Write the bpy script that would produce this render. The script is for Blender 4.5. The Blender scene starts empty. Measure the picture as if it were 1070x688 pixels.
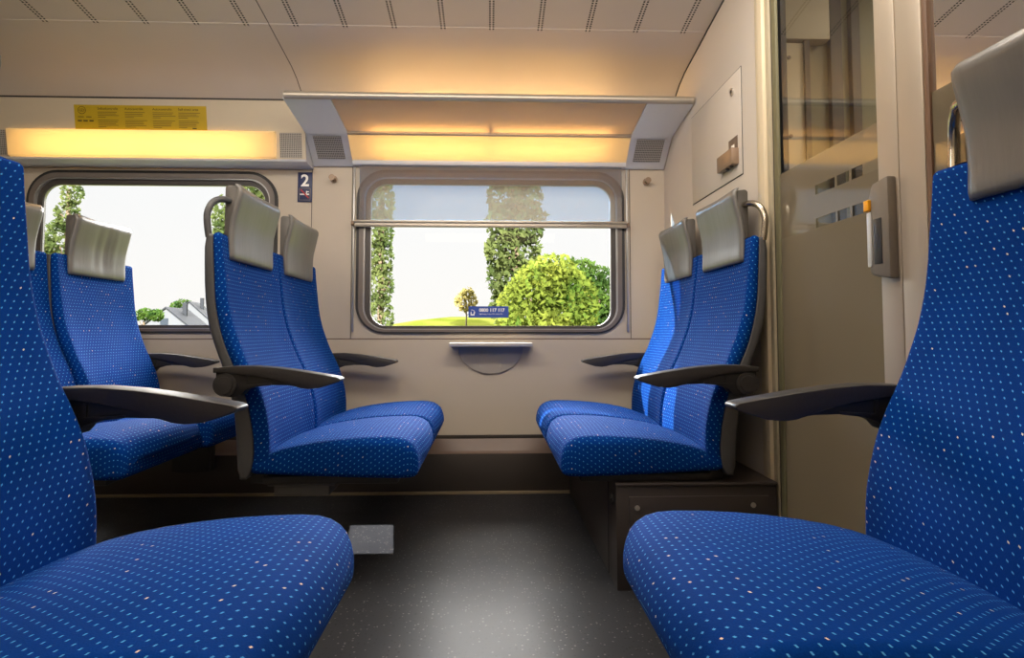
import bpy, bmesh, math, random
from mathutils import Vector, Matrix
random.seed(7)
PI = math.pi
scene = bpy.context.scene
COL = scene.collection

# ------------------------------------------------------------------ materials
def s2l(c):
    return c / 12.92 if c <= 0.04045 else ((c + 0.055) / 1.055) ** 2.4
def rgb(r, g, b):
    return (s2l(r / 255), s2l(g / 255), s2l(b / 255), 1.0)

def new_mat(name):
    m = bpy.data.materials.new(name); m.use_nodes = True
    nt = m.node_tree; nt.nodes.clear()
    out = nt.nodes.new('ShaderNodeOutputMaterial')
    return m, nt, out

def simple(name, col, rough=0.5, metal=0.0, spec=0.5, noise=0.06, scale=40.0, bump=0.0, sheen=0.0, stretch=(1, 1, 1), coat=0.0):
    m, nt, out = new_mat(name)
    b = nt.nodes.new('ShaderNodeBsdfPrincipled')
    b.inputs['Roughness'].default_value = rough
    b.inputs['Metallic'].default_value = metal
    b.inputs['Specular IOR Level'].default_value = spec
    b.inputs['Sheen Weight'].default_value = sheen
    b.inputs['Coat Weight'].default_value = coat
    tc = nt.nodes.new('ShaderNodeTexCoord')
    mp = nt.nodes.new('ShaderNodeMapping'); mp.inputs['Scale'].default_value = stretch
    nt.links.new(tc.outputs['Object'], mp.inputs['Vector'])
    n = nt.nodes.new('ShaderNodeTexNoise'); n.inputs['Scale'].default_value = scale; n.inputs['Detail'].default_value = 4
    nt.links.new(mp.outputs['Vector'], n.inputs['Vector'])
    mx = nt.nodes.new('ShaderNodeMix'); mx.data_type = 'RGBA'
    lo = tuple(c * (1 - noise) for c in col[:3]) + (1,); hi = tuple(min(1, c * (1 + noise)) for c in col[:3]) + (1,)
    mx.inputs['A'].default_value = lo; mx.inputs['B'].default_value = hi
    nt.links.new(n.outputs['Fac'], mx.inputs['Factor'])
    nt.links.new(mx.outputs['Result'], b.inputs['Base Color'])
    if bump:
        bp = nt.nodes.new('ShaderNodeBump'); bp.inputs['Strength'].default_value = bump; bp.inputs['Distance'].default_value = 0.004
        nt.links.new(n.outputs['Fac'], bp.inputs['Height']); nt.links.new(bp.outputs['Normal'], b.inputs['Normal'])
    nt.links.new(b.outputs['BSDF'], out.inputs['Surface'])
    return m

class N:
    """tiny math-node builder"""
    def __init__(s, nt): s.nt = nt
    def v(s, x, sock):
        if isinstance(x, (int, float)): sock.default_value = x
        else: s.nt.links.new(x, sock)
    def m(s, op, a, b=None, c=None):
        n = s.nt.nodes.new('ShaderNodeMath'); n.operation = op
        s.v(a, n.inputs[0])
        if b is not None: s.v(b, n.inputs[1])
        if c is not None: s.v(c, n.inputs[2])
        return n.outputs[0]
    def mix(s, f, a, b):
        n = s.nt.nodes.new('ShaderNodeMix'); n.data_type = 'RGBA'
        s.v(f, n.inputs['Factor'])
        for x, k in ((a, 'A'), (b, 'B')):
            if isinstance(x, tuple): n.inputs[k].default_value = x
            else: s.nt.links.new(x, n.inputs[k])
        return n.outputs['Result']

def fabric(name):
    m, nt, out = new_mat(name); q = N(nt)
    uv = nt.nodes.new('ShaderNodeUVMap'); uv.uv_map = 'UVMap'
    sp = nt.nodes.new('ShaderNodeSeparateXYZ'); nt.links.new(uv.outputs['UV'], sp.inputs[0])
    sx, sy = 0.0165, 0.0115
    V = q.m('DIVIDE', sp.outputs['Y'], sy); row = q.m('FLOOR', V)
    odd = q.m('MULTIPLY', q.m('MODULO', q.m('ADD', row, 1000), 2), 0.5)
    U = q.m('ADD', q.m('DIVIDE', sp.outputs['X'], sx), odd)
    fu = q.m('MULTIPLY', q.m('SUBTRACT', q.m('FRACT', U), 0.5), sx)
    fv = q.m('MULTIPLY', q.m('SUBTRACT', q.m('FRACT', V), 0.5), sy)
    fv = q.m('SUBTRACT', fv, q.m('MULTIPLY', fu, 0.5))
    d = q.m('MAXIMUM', q.m('DIVIDE', q.m('ABSOLUTE', fu), 0.0017), q.m('DIVIDE', q.m('ABSOLUTE', fv), 0.0012))
    dot = q.m('LESS_THAN', d, 1.0)
    cb = nt.nodes.new('ShaderNodeCombineXYZ')
    nt.links.new(q.m('FLOOR', U), cb.inputs[0]); nt.links.new(row, cb.inputs[1])
    wn = nt.nodes.new('ShaderNodeTexWhiteNoise'); wn.noise_dimensions = '2D'; nt.links.new(cb.outputs[0], wn.inputs['Vector'])
    tan = q.m('GREATER_THAN', wn.outputs['Value'], 0.955)
    dotc = q.mix(tan, rgb(78, 156, 222), rgb(236, 214, 190))
    n1 = nt.nodes.new('ShaderNodeTexNoise'); n1.inputs['Scale'].default_value = 7; n1.inputs['Detail'].default_value = 3
    nt.links.new(uv.outputs['UV'], n1.inputs['Vector'])
    n2 = nt.nodes.new('ShaderNodeTexNoise'); n2.inputs['Scale'].default_value = 420; n2.inputs['Detail'].default_value = 2
    nt.links.new(uv.outputs['UV'], n2.inputs['Vector'])
    base = q.mix(n1.outputs['Fac'], rgb(0, 48, 122), rgb(0, 64, 156))
    base = q.mix(q.m('MULTIPLY', n2.outputs['Fac'], 0.5), base, rgb(0, 31, 84))
    colr = q.mix(dot, base, dotc)
    b = nt.nodes.new('ShaderNodeBsdfPrincipled')
    b.inputs['Roughness'].default_value = 0.85; b.inputs['Specular IOR Level'].default_value = 0.06
    b.inputs['Sheen Weight'].default_value = 0.04; b.inputs['Sheen Roughness'].default_value = 0.4
    b.inputs['Sheen Tint'].default_value = rgb(70, 150, 240)
    nt.links.new(colr, b.inputs['Base Color'])
    bp = nt.nodes.new('ShaderNodeBump'); bp.inputs['Strength'].default_value = 0.25; bp.inputs['Distance'].default_value = 0.002
    nt.links.new(n2.outputs['Fac'], bp.inputs['Height']); nt.links.new(bp.outputs['Normal'], b.inputs['Normal'])
    nt.links.new(b.outputs['BSDF'], out.inputs['Surface'])
    return m

def glass(name, tint=(0.93, 0.96, 0.96), refl=1.0, rough=0.0):
    m, nt, out = new_mat(name)
    t = nt.nodes.new('ShaderNodeBsdfTransparent'); t.inputs['Color'].default_value = tint + (1,)
    g = nt.nodes.new('ShaderNodeBsdfGlossy'); g.inputs['Roughness'].default_value = rough
    f = nt.nodes.new('ShaderNodeFresnel'); f.inputs['IOR'].default_value = 1.5
    q = N(nt); fac = q.m('MINIMUM', q.m('MULTIPLY', f.outputs[0], refl), 1.0)
    mx = nt.nodes.new('ShaderNodeMixShader'); nt.links.new(fac, mx.inputs[0])
    nt.links.new(t.outputs[0], mx.inputs[1]); nt.links.new(g.outputs[0], mx.inputs[2]); nt.links.new(mx.outputs[0], out.inputs['Surface'])
    return m

def film(name, dcol, trans, tint=(1, 1, 1), gloss=0.0, translucent=0.3):
    """thin coated film: diffuse + translucent + see-through share"""
    m, nt, out = new_mat(name)
    d = nt.nodes.new('ShaderNodeBsdfDiffuse'); d.inputs[0].default_value = dcol
    tl = nt.nodes.new('ShaderNodeBsdfTranslucent'); tl.inputs[0].default_value = dcol
    a = nt.nodes.new('ShaderNodeMixShader'); a.inputs[0].default_value = translucent
    nt.links.new(d.outputs[0], a.inputs[1]); nt.links.new(tl.outputs[0], a.inputs[2])
    t = nt.nodes.new('ShaderNodeBsdfTransparent'); t.inputs[0].default_value = tint + (1,)
    b = nt.nodes.new('ShaderNodeMixShader'); b.inputs[0].default_value = trans
    nt.links.new(a.outputs[0], b.inputs[1]); nt.links.new(t.outputs[0], b.inputs[2])
    last = b
    if gloss:
        g = nt.nodes.new('ShaderNodeBsdfGlossy'); g.inputs['Roughness'].default_value = 0.05
        f = nt.nodes.new('ShaderNodeFresnel'); f.inputs[0].default_value = 1.45
        q = N(nt); fac = q.m('MULTIPLY', f.outputs[0], gloss)
        c = nt.nodes.new('ShaderNodeMixShader'); nt.links.new(fac, c.inputs[0])
        nt.links.new(b.outputs[0], c.inputs[1]); nt.links.new(g.outputs[0], c.inputs[2]); last = c
    nt.links.new(last.outputs[0], out.inputs['Surface'])
    return m

def emit(name, col, strength):
    m, nt, out = new_mat(name)
    e = nt.nodes.new('ShaderNodeEmission'); e.inputs[0].default_value = col; e.inputs[1].default_value = strength
    nt.links.new(e.outputs[0], out.inputs['Surface']); return m

def leaf_mat(name, a, b, scale):
    m, nt, out = new_mat(name); q = N(nt)
    tc = nt.nodes.new('ShaderNodeTexCoord')
    n = nt.nodes.new('ShaderNodeTexNoise'); n.inputs['Scale'].default_value = scale; n.inputs['Detail'].default_value = 3
    nt.links.new(tc.outputs['Object'], n.inputs['Vector'])
    f = q.m('MULTIPLY', q.m('SUBTRACT', n.outputs['Fac'], 0.32), 2.6)
    c = q.mix(f, a, b)
    d = nt.nodes.new('ShaderNodeBsdfDiffuse'); t = nt.nodes.new('ShaderNodeBsdfTranslucent')
    nt.links.new(c, d.inputs[0]); nt.links.new(c, t.inputs[0])
    mx = nt.nodes.new('ShaderNodeMixShader'); mx.inputs[0].default_value = 0.45
    nt.links.new(d.outputs[0], mx.inputs[1]); nt.links.new(t.outputs[0], mx.inputs[2]); nt.links.new(mx.outputs[0], out.inputs['Surface'])
    return m

def ceiling_mat(name):
    m, nt, out = new_mat(name); q = N(nt)
    uv = nt.nodes.new('ShaderNodeUVMap'); uv.uv_map = 'UVMap'
    sp = nt.nodes.new('ShaderNodeSeparateXYZ'); nt.links.new(uv.outputs['UV'], sp.inputs[0])
    pitch = 0.1835
    u = q.m('SUBTRACT', sp.outputs['X'], 0.004)
    du = q.m('SUBTRACT', u, q.m('MULTIPLY', q.m('ROUND', q.m('DIVIDE', u, pitch)), pitch))
    a = q.m('SUBTRACT', q.m('ABSOLUTE', du), 0.0065)
    vp = 0.0125
    fv = q.m('MULTIPLY', q.m('SUBTRACT', q.m('FRACT', q.m('DIVIDE', sp.outputs['Y'], vp)), 0.5), vp)
    hole = q.m('LESS_THAN', q.m('MAXIMUM', q.m('DIVIDE', q.m('ABSOLUTE', a), 0.0034), q.m('DIVIDE', q.m('ABSOLUTE', fv), 0.0040)), 1.0)
    rng = q.m('MULTIPLY', q.m('GREATER_THAN', sp.outputs['Y'], 1.55), q.m('LESS_THAN', sp.outputs['Y'], 2.278))
    fac = q.m('MULTIPLY', hole, rng)
    # seam between the ceiling panels
    seam = q.m('LESS_THAN', q.m('ABSOLUTE', q.m('ADD', sp.outputs['X'], 0.828)), 0.0022)
    fac = q.m('MAXIMUM', fac, q.m('MULTIPLY', seam, 0.8))
    n = nt.nodes.new('ShaderNodeTexNoise'); n.inputs['Scale'].default_value = 3
    nt.links.new(uv.outputs['UV'], n.inputs['Vector'])
    base = q.mix(n.outputs['Fac'], rgb(196, 188, 178), rgb(204, 196, 186))
    c = q.mix(fac, base, rgb(40, 38, 36))
    b = nt.nodes.new('ShaderNodeBsdfPrincipled'); b.inputs['Roughness'].default_value = 0.45; b.inputs['Specular IOR Level'].default_value = 0.3
    nt.links.new(c, b.inputs['Base Color']); nt.links.new(b.outputs[0], out.inputs['Surface'])
    return m

def perforated(name):
    m, nt, out = new_mat(name); q = N(nt)
    tc = nt.nodes.new('ShaderNodeTexCoord'); sp = nt.nodes.new('ShaderNodeSeparateXYZ')
    nt.links.new(tc.outputs['Object'], sp.inputs[0])
    p = 0.0075
    fx = q.m('ABSOLUTE', q.m('SUBTRACT', q.m('FRACT', q.m('DIVIDE', sp.outputs['X'], p)), 0.5))
    fz = q.m('ABSOLUTE', q.m('SUBTRACT', q.m('FRACT', q.m('DIVIDE', sp.outputs['Z'], p)), 0.5))
    h = q.m('LESS_THAN', q.m('MAXIMUM', fx, fz), 0.3)
    c = q.mix(h, rgb(170, 165, 158), rgb(60, 58, 56))
    b = nt.nodes.new('ShaderNodeBsdfPrincipled'); b.inputs['Roughness'].default_value = 0.5
    nt.links.new(c, b.inputs['Base Color']); nt.links.new(b.outputs[0], out.inputs['Surface'])
    return m

def floor_mat(name):
    m, nt, out = new_mat(name); q = N(nt)
    tc = nt.nodes.new('ShaderNodeTexCoord')
    v = nt.nodes.new('ShaderNodeTexVoronoi'); v.inputs['Scale'].default_value = 130
    nt.links.new(tc.outputs['Object'], v.inputs['Vector'])
    wn = nt.nodes.new('ShaderNodeSeparateXYZ'); nt.links.new(v.outputs['Color'], wn.inputs[0])
    near = q.m('LESS_THAN', v.outputs['Distance'], 0.34)
    sp1 = q.m('MULTIPLY', near, q.m('GREATER_THAN', wn.outputs['X'], 0.86))
    sp2 = q.m('MULTIPLY', near, q.m('LESS_THAN', wn.outputs['X'], 0.2))
    n = nt.nodes.new('ShaderNodeTexNoise'); n.inputs['Scale'].default_value = 3.5; n.inputs['Detail'].default_value = 5
    nt.links.new(tc.outputs['Object'], n.inputs['Vector'])
    base = q.mix(n.outputs['Fac'], rgb(36, 37, 41), rgb(50, 51, 55))
    c = q.mix(sp1, base, rgb(98, 97, 96)); c = q.mix(sp2, c, rgb(30, 30, 34))
    b = nt.nodes.new('ShaderNodeBsdfPrincipled')
    nt.links.new(c, b.inputs['Base Color'])
    nt.links.new(q.m('ADD', q.m('MULTIPLY', n.outputs['Fac'], 0.25), 0.36), b.inputs['Roughness'])
    b.inputs['Specular IOR Level'].default_value = 0.25
    nt.links.new(b.outputs[0], out.inputs['Surface'])
    return m

M = {}
M['fabric'] = fabric('blue_dotted_fabric')
M['leather'] = simple('grey_leather', rgb(110, 108, 105), 0.34, noise=0.10, scale=9, bump=0.35, stretch=(1, 3, 0.6), spec=0.6)
M['head_side'] = simple('dark_headrest_plastic', rgb(82, 78, 74), 0.5, noise=0.05)
M['shell'] = simple('grey_shell_plastic', rgb(74, 74, 76), 0.5, noise=0.06, scale=90)
M['arm'] = simple('black_armrest_plastic', rgb(46, 43, 42), 0.42, noise=0.12, scale=160, bump=0.12)
M['arm_low'] = simple('dark_bracket_plastic', rgb(35, 33, 33), 0.5, noise=0.1, scale=120)
M['chrome'] = simple('steel', rgb(190, 180, 165), 0.25, metal=1.0, noise=0.03)
M['screw'] = simple('screw_steel', rgb(210, 205, 200), 0.3, metal=0.8, noise=0.03)
M['darkmetal'] = simple('dark_frame_metal', rgb(52, 50, 48), 0.5, metal=0.2, noise=0.08)
M['tray'] = simple('mount_metal', rgb(92, 90, 86), 0.45, metal=0.3, noise=0.06)
M['box'] = simple('brown_black_box_laminate', rgb(50, 44, 42), 0.42, noise=0.12, scale=14, bump=0.03)
M['wall'] = simple('beige_wall_laminate', rgb(192, 181, 165), 0.5, noise=0.02, scale=5, spec=0.35)
M['part'] = simple('pale_partition_laminate', rgb(206, 197, 187), 0.5, noise=0.02, scale=5, spec=0.35)
M['seam'] = simple('panel_seam', rgb(90, 84, 76), 0.6, noise=0.02)  # plain dark colour of the panel joints
M['ceil'] = ceiling_mat('perforated_ceiling')
M['cream'] = simple('cream_aluminium', rgb(206, 192, 165), 0.4, noise=0.03, scale=8)
M['rubber'] = simple('dark_rubber', rgb(46, 45, 46), 0.55, noise=0.05)
M['gasket'] = simple('window_gasket', rgb(112, 104, 98), 0.42, noise=0.04)
M['frame2'] = simple('inner_window_frame', rgb(70, 66, 64), 0.45, noise=0.04)
M['alu'] = simple('brushed_aluminium', rgb(176, 176, 176), 0.35, metal=0.6, noise=0.04, scale=60, stretch=(0.05, 1, 1))
M['rack'] = simple('pale_rack_metal', rgb(216, 218, 222), 0.42, metal=0.15, noise=0.02)
M['housing'] = simple('housing_beige', rgb(194, 182, 160), 0.5, noise=0.02)
M['bar'] = simple('rack_bar_metal', rgb(178, 170, 158), 0.35, metal=0.5, noise=0.03)
M['shelf'] = film('frosted_shelf', rgb(236, 224, 204), 0.0, translucent=0.55)
M['diff'] = film('lamp_diffuser', rgb(252, 246, 228), 0.0, translucent=0.8)
M['tube'] = emit('warm_tube', (1.0, 0.61, 0.24, 1), 66.0)
M['tube2'] = emit('warm_wall_tube', (1.0, 0.60, 0.20, 1), 28.0)
M['cover'] = film('white_glow_shield', rgb(244, 240, 230), 0.45, translucent=0.35)
M['perf'] = perforated('speaker_perforation')
M['floor'] = floor_mat('speckled_floor')
M['duct'] = simple('dark_heater_cover', rgb(58, 52, 48), 0.5, noise=0.08, scale=12)
M['ductlip'] = simple('brown_heater_lip', rgb(116, 98, 88), 0.4, noise=0.05)
M['trimgold'] = simple('brass_floor_edge', rgb(130, 116, 92), 0.4, noise=0.05)
M['pane'] = glass('window_pane', (0.97, 0.98, 0.97), 0.5)
M['dglass'] = glass('door_glass', (0.80, 0.80, 0.76), 1.7, 0.0)
M['frost'] = film('frosted_film', rgb(128, 118, 99), 0.10, gloss=0.15, translucent=0.25)
M['blind'] = film('blind_foil', rgb(200, 172, 146), 0.68, (0.60, 0.80, 1.0), translucent=0.25)
M['stile'] = simple('brushed_door_metal', rgb(178, 166, 150), 0.42, metal=0.25, noise=0.08, scale=10, stretch=(1, 1, 0.15))
M['stilebrown'] = simple('brown_door_gasket', rgb(110, 82, 62), 0.5, noise=0.05)
M['dhandle'] = simple('grey_handle_plastic', rgb(120, 112, 102), 0.42, noise=0.05)
M['dhandle_edge'] = simple('pale_handle_edge', rgb(206, 208, 208), 0.3, noise=0.03)
M['orange'] = simple('orange_button', rgb(250, 172, 20), 0.4, noise=0.03)
M['white'] = simple('white_print', rgb(248, 246, 242), 0.5, noise=0.02)
M['navy'] = simple('navy_print', rgb(44, 78, 165), 0.45, noise=0.04)
M['signblue'] = simple('sign_navy', rgb(30, 42, 86), 0.45, noise=0.04)
M['red'] = simple('red_print', rgb(170, 40, 46), 0.5, noise=0.03)
M['yellow'] = simple('yellow_notice', rgb(176, 150, 20), 0.5, noise=0.05)
M['ink'] = simple('dark_ink', rgb(40, 32, 12), 0.6, noise=0.02)
M['ink2'] = simple('pale_ink', rgb(112, 94, 26), 0.6, noise=0.02)
M['lockgrey'] = simple('grey_brown_lock', rgb(140, 118, 98), 0.4, metal=0.2, noise=0.04)
M['lockplate'] = simple('lock_plate', rgb(108, 92, 80), 0.4, noise=0.04)
M['table'] = simple('silver_table_edge', rgb(206, 202, 196), 0.3, metal=0.4, noise=0.03)
M['tablebr'] = simple('grey_table_bracket', rgb(176, 168, 156), 0.5, noise=0.03)
M['vest'] = simple('vestibule_panel', rgb(170, 160, 136), 0.5, noise=0.03)
M['vestgreen'] = simple('vestibule_greenish', rgb(104, 100, 74), 0.55, noise=0.05)
M['vestdark'] = simple('vestibule_dark', rgb(48, 42, 34), 0.55, noise=0.05)
M['bark'] = simple('bark', rgb(92, 78, 60), 0.9, noise=0.2, scale=6)
M['leafA'] = leaf_mat('poplar_leaves', rgb(52, 68, 36), rgb(98, 106, 62), 1.6)
M['leafB'] = leaf_mat('lime_bush_leaves', rgb(44, 74, 26), rgb(124, 130, 54), 1.3)
M['leafC'] = leaf_mat('dark_bush_leaves', rgb(28, 54, 28), rgb(80, 102, 42), 1.3)
M['leafD'] = leaf_mat('pale_shrub_leaves', rgb(130, 118, 66), rgb(150, 142, 90), 1.5)
M['field'] = leaf_mat('meadow', rgb(88, 98, 30), rgb(112, 116, 54), 0.6)
M['housewall'] = simple('white_render', rgb(86, 88, 92), 0.9, spec=0.05, noise=0.03)
M['roof'] = simple('grey_roof_tiles', rgb(46, 48, 52), 0.9, spec=0.05, noise=0.1, scale=3)
M['hwin'] = simple('house_window', rgb(44, 50, 58), 0.5, spec=0.05, noise=0.03)

# ------------------------------------------------------------------ mesh helpers
def link(name, me, mat=None, parent=None, smooth=False):
    o = bpy.data.objects.new(name, me); COL.objects.link(o)
    if mat is not None and hasattr(me, 'materials') and len(me.materials) == 0:
        for mm in (mat if isinstance(mat, (list, tuple)) else [mat]): me.materials.append(mm)
    if parent is not None: o.parent = parent
    if smooth and isinstance(me, bpy.types.Mesh):
        for p in me.polygons: p.use_smooth = True
    return o

def autosmooth(me, deg=40):
    """smooth shading with sharp edges above an angle"""
    bm = bmesh.new(); bm.from_mesh(me); lim = math.radians(deg)
    for f in bm.faces: f.smooth = True
    for e in bm.edges:
        e.smooth = not (len(e.link_faces) == 2 and e.calc_face_angle(0) > lim)
    bm.to_mesh(me); bm.free()

def bm_mesh(name, bm, smooth=None):
    bmesh.ops.recalc_face_normals(bm, faces=bm.faces)
    me = bpy.data.meshes.new(name); bm.to_mesh(me); bm.free()
    if smooth: autosmooth(me, smooth)
    return me

def b_box(bm, lo, hi, bevel=0.0, seg=2):
    t = bmesh.new()
    bmesh.ops.create_cube(t, size=1)
    for v in t.verts:
        v.co = Vector([(lo[i] + hi[i]) / 2 + v.co[i] * (hi[i] - lo[i]) for i in range(3)])
    if bevel:
        bmesh.ops.bevel(t, geom=list(t.edges), offset=min(bevel, 0.45 * min(hi[i] - lo[i] for i in range(3))), segments=seg, affect='EDGES', profile=0.5)
    me = bpy.data.meshes.new('tmp'); t.to_mesh(me); t.free(); bm.from_mesh(me); bpy.data.meshes.remove(me)

def b_cyl(bm, p0, p1, r, seg=20, r2=None):
    p0, p1 = Vector(p0), Vector(p1); d = p1 - p0
    mat = Matrix.Translation((p0 + p1) / 2) @ d.to_track_quat('Z', 'Y').to_matrix().to_4x4()
    bmesh.ops.create_cone(bm, cap_ends=True, segments=seg, radius1=r, radius2=r if r2 is None else r2, depth=d.length, matrix=mat)

def b_tube(bm, pts, r, seg=12):
    pts = [Vector(p) for p in pts]; rings = []
    for i, p in enumerate(pts):
        t = (pts[min(i + 1, len(pts) - 1)] - pts[max(i - 1, 0)]).normalized()
        a = t.orthogonal().normalized() if i == 0 else None
        if i == 0: n = a
        else: n = (n - t * n.dot(t)).normalized()
        b = t.cross(n)
        rings.append([bm.verts.new(p + (n * math.cos(2 * PI * k / seg) + b * math.sin(2 * PI * k / seg)) * r) for k in range(seg)])
    for i in range(len(rings) - 1):
        for k in range(seg):
            bm.faces.new((rings[i][k], rings[i][(k + 1) % seg], rings[i + 1][(k + 1) % seg], rings[i + 1][k]))
    bm.faces.new(list(reversed(rings[0]))); bm.faces.new(rings[-1])

def b_prism(bm, poly, axis, a, b, bevel=0.0, seg=2):
    """poly: 2-D points; axis 0: (y,z) extruded in x; 1: (x,z) in y; 2: (x,y) in z"""
    t = bmesh.new()
    def P(u, v, w):
        return (w, u, v) if axis == 0 else (u, w, v) if axis == 1 else (u, v, w)
    A = [t.verts.new(P(u, v, a)) for u, v in poly]; B = [t.verts.new(P(u, v, b)) for u, v in poly]
    n = len(poly)
    t.faces.new(A); t.faces.new(list(reversed(B)))
    for i in range(n): t.faces.new((A[i], B[i], B[(i + 1) % n], A[(i + 1) % n]))
    bmesh.ops.recalc_face_normals(t, faces=t.faces)
    if bevel:
        ed = [e for e in t.edges if len(e.link_faces) == 2 and e.calc_face_angle(0) > math.radians(35)]
        bmesh.ops.bevel(t, geom=ed, offset=bevel, segments=seg, affect='EDGES', profile=0.5, clamp_overlap=True)
    me = bpy.data.meshes.new('tmp'); t.to_mesh(me); t.free(); bm.from_mesh(me); bpy.data.meshes.remove(me)

def loft(name, rings, uvs, mirror=1):
    """closed rings -> capped surface with UVs in metres; uvs[i] = (list of u, v)"""
    bm = bmesh.new(); uvl = bm.loops.layers.uv.new('UVMap')
    R = [[bm.verts.new((mirror * p[0], p[1], p[2])) for p in r] for r in rings]
    n = len(rings[0])
    for i in range(len(R) - 1):
        for k in range(n):
            k2 = (k + 1) % n
            f = bm.faces.new((R[i][k], R[i][k2], R[i + 1][k2], R[i + 1][k])); f.smooth = True
            us0, v0 = uvs[i]; us1, v1 = uvs[i + 1]
            step = 1 if k2 else 0
            for l, (u, v) in zip(f.loops, ((us0[k], v0), (us0[k2] if k2 else us0[k] + 0.01, v0), (us1[k2] if k2 else us1[k] + 0.01, v1), (us1[k], v1))):
                l[uvl].uv = (u, v)
    for r, rev in ((R[0], True), (R[-1], False)):
        f = bm.faces.new(list(reversed(r)) if rev else r)
        for l in f.loops: l[uvl].uv = (l.vert.co.y, l.vert.co.x + l.vert.co.z)
    bmesh.ops.recalc_face_normals(bm, faces=bm.faces)
    me = bpy.data.meshes.new(name); bm.to_mesh(me); bm.free()
    return me

def perim(r, start):
    u = [0.0]
    for i in range(1, len(r)):
        u.append(u[-1] + (Vector(r[i]) - Vector(r[i - 1])).length)
    return [x - u[start] for x in u]

def lerp(tab, x):
    if x <= tab[0][0]: return tab[0][1]
    for (a, va), (b, vb) in zip(tab, tab[1:]):
        if x <= b: return va + (vb - va) * (x - a) / (b - a)
    return tab[-1][1]

def spline(tab, x):
    """Catmull-Rom through table"""
    n = len(tab)
    if x <= tab[0][0]: return tab[0][1]
    if x >= tab[-1][0]: return tab[-1][1]
    for i in range(n - 1):
        x0, y0 = tab[i]; x1, y1 = tab[i + 1]
        if x <= x1:
            m0 = (y1 - tab[i - 1][1]) / (x1 - tab[i - 1][0]) if i > 0 else (y1 - y0) / (x1 - x0)
            m1 = (tab[i + 2][1] - y0) / (tab[i + 2][0] - x0) if i + 2 < n else (y1 - y0) / (x1 - x0)
            h = x1 - x0; t = (x - x0) / h
            return (2*t**3 - 3*t**2 + 1)*y0 + (t**3 - 2*t**2 + t)*h*m0 + (-2*t**3 + 3*t**2)*y1 + (t**3 - t**2)*h*m1

# ------------------------------------------------------------------ tagging
def thing(name, label, cat, loc=(0, 0, 0), group=None):
    o = bpy.data.objects.new(name, None); COL.objects.link(o); o.location = loc; o.empty_display_size = 0.1
    return tag(o, label, cat, group)
def tag(o, label, cat, group=None, kind=None):
    o['label'] = label; o['category'] = cat
    if group: o['group'] = group
    if kind: o['kind'] = kind
    return o
def struct(name, me, mat, parent=None, smooth=False):
    o = link(name, me, mat, parent, smooth)
    if parent is None: o['kind'] = 'structure'
    return o
def part(name, bm, mat, parent, smooth=35, label=None):
    o = link(name, bm_mesh(name, bm, smooth), mat, parent)
    if label: o['label'] = label
    return o
def text(name, body, size, mat, parent, loc, rot, ax='LEFT', ay='BOTTOM_BASELINE', extr=0.0004, sx=1.0, offset=0.0):
    c = bpy.data.curves.new(name, 'FONT'); c.body = body; c.size = size; c.align_x = ax; c.align_y = ay; c.extrude = extr
    c.materials.append(mat)
    c.offset = offset
    tmp = bpy.data.objects.new('tmp', c); COL.objects.link(tmp)
    me = bpy.data.meshes.new_from_object(tmp.evaluated_get(bpy.context.evaluated_depsgraph_get()))
    me.name = name; bpy.data.objects.remove(tmp); bpy.data.curves.remove(c)
    if not me.materials: me.materials.append(mat)
    o = bpy.data.objects.new(name, me); COL.objects.link(o); o.location = loc; o.rotation_euler = rot; o.scale = (sx, 1, 1)
    if parent is not None: o.parent = parent
    return o

# ------------------------------------------------------------------ SEATS
# profiles in seat coordinates: x = 0 at the foot of the backrest (+x is where the sitter faces), z from the floor
FRONT = [(0.345, 0.082), (0.38, 0.080), (0.46, 0.077), (0.55, 0.057), (0.60, 0.036), (0.65, 0.011), (0.70, -0.009), (0.75, -0.027), (0.82, -0.043), (0.90, -0.053), (0.96, -0.060), (1.02, -0.065)]
REAR = [(0.319, -0.001), (0.40, -0.006), (0.50, -0.015), (0.58, -0.033), (0.626, -0.049), (0.695, -0.075), (0.741, -0.090), (0.80, -0.100), (0.867, -0.106), (1.02, -0.110)]
SHELL = [(0.319, 0.020), (0.345, 0.034), (0.40, 0.040), (0.50, 0.026), (0.58, 0.002), (0.626, -0.018), (0.70, -0.050), (0.80, -0.074), (0.90, -0.082), (1.02, -0.088)]
HW = 0.238
TOPZ = 1.014

def back_ring(xf, xr, hw, z, rf=0.020, conc=0.010):
    r = []
    rr = 0.006
    rf = min(rf, 0.45 * (xf - xr)); 
    # start at rear middle, run to -y side, round the front, back along +y
    r.append((xr, 0, z)); r.append((xr, -(hw - rr) * 0.5, z)); r.append((xr, -(hw - rr), z)); r.append((xr + rr, -hw, z))
    r.append(((xr + xf) / 2, -hw, z))
    for k in range(6):
        a = k / 5 * PI / 2
        r.append((xf - rf + rf * math.sin(a), -hw + rf - rf * math.cos(a), z))
    n = 13
    for k in range(1, n):
        y = -(hw - rf) + 2 * (hw - rf) * k / n
        t = abs(y) / (hw - rf)
        c = conc * (1 - t ** 4)
        r.append((xf - c, y, z))
    for k in range(6):
        a = PI / 2 - k / 5 * PI / 2
        r.append((xf - rf + rf * math.sin(a), hw - rf + rf * math.cos(a), z))
    r.append(((xr + xf) / 2, hw, z)); r.append((xr + rr, hw, z)); r.append((xr, hw - rr, z)); r.append((xr, (hw - rr) * 0.5, z))
    return r

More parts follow.
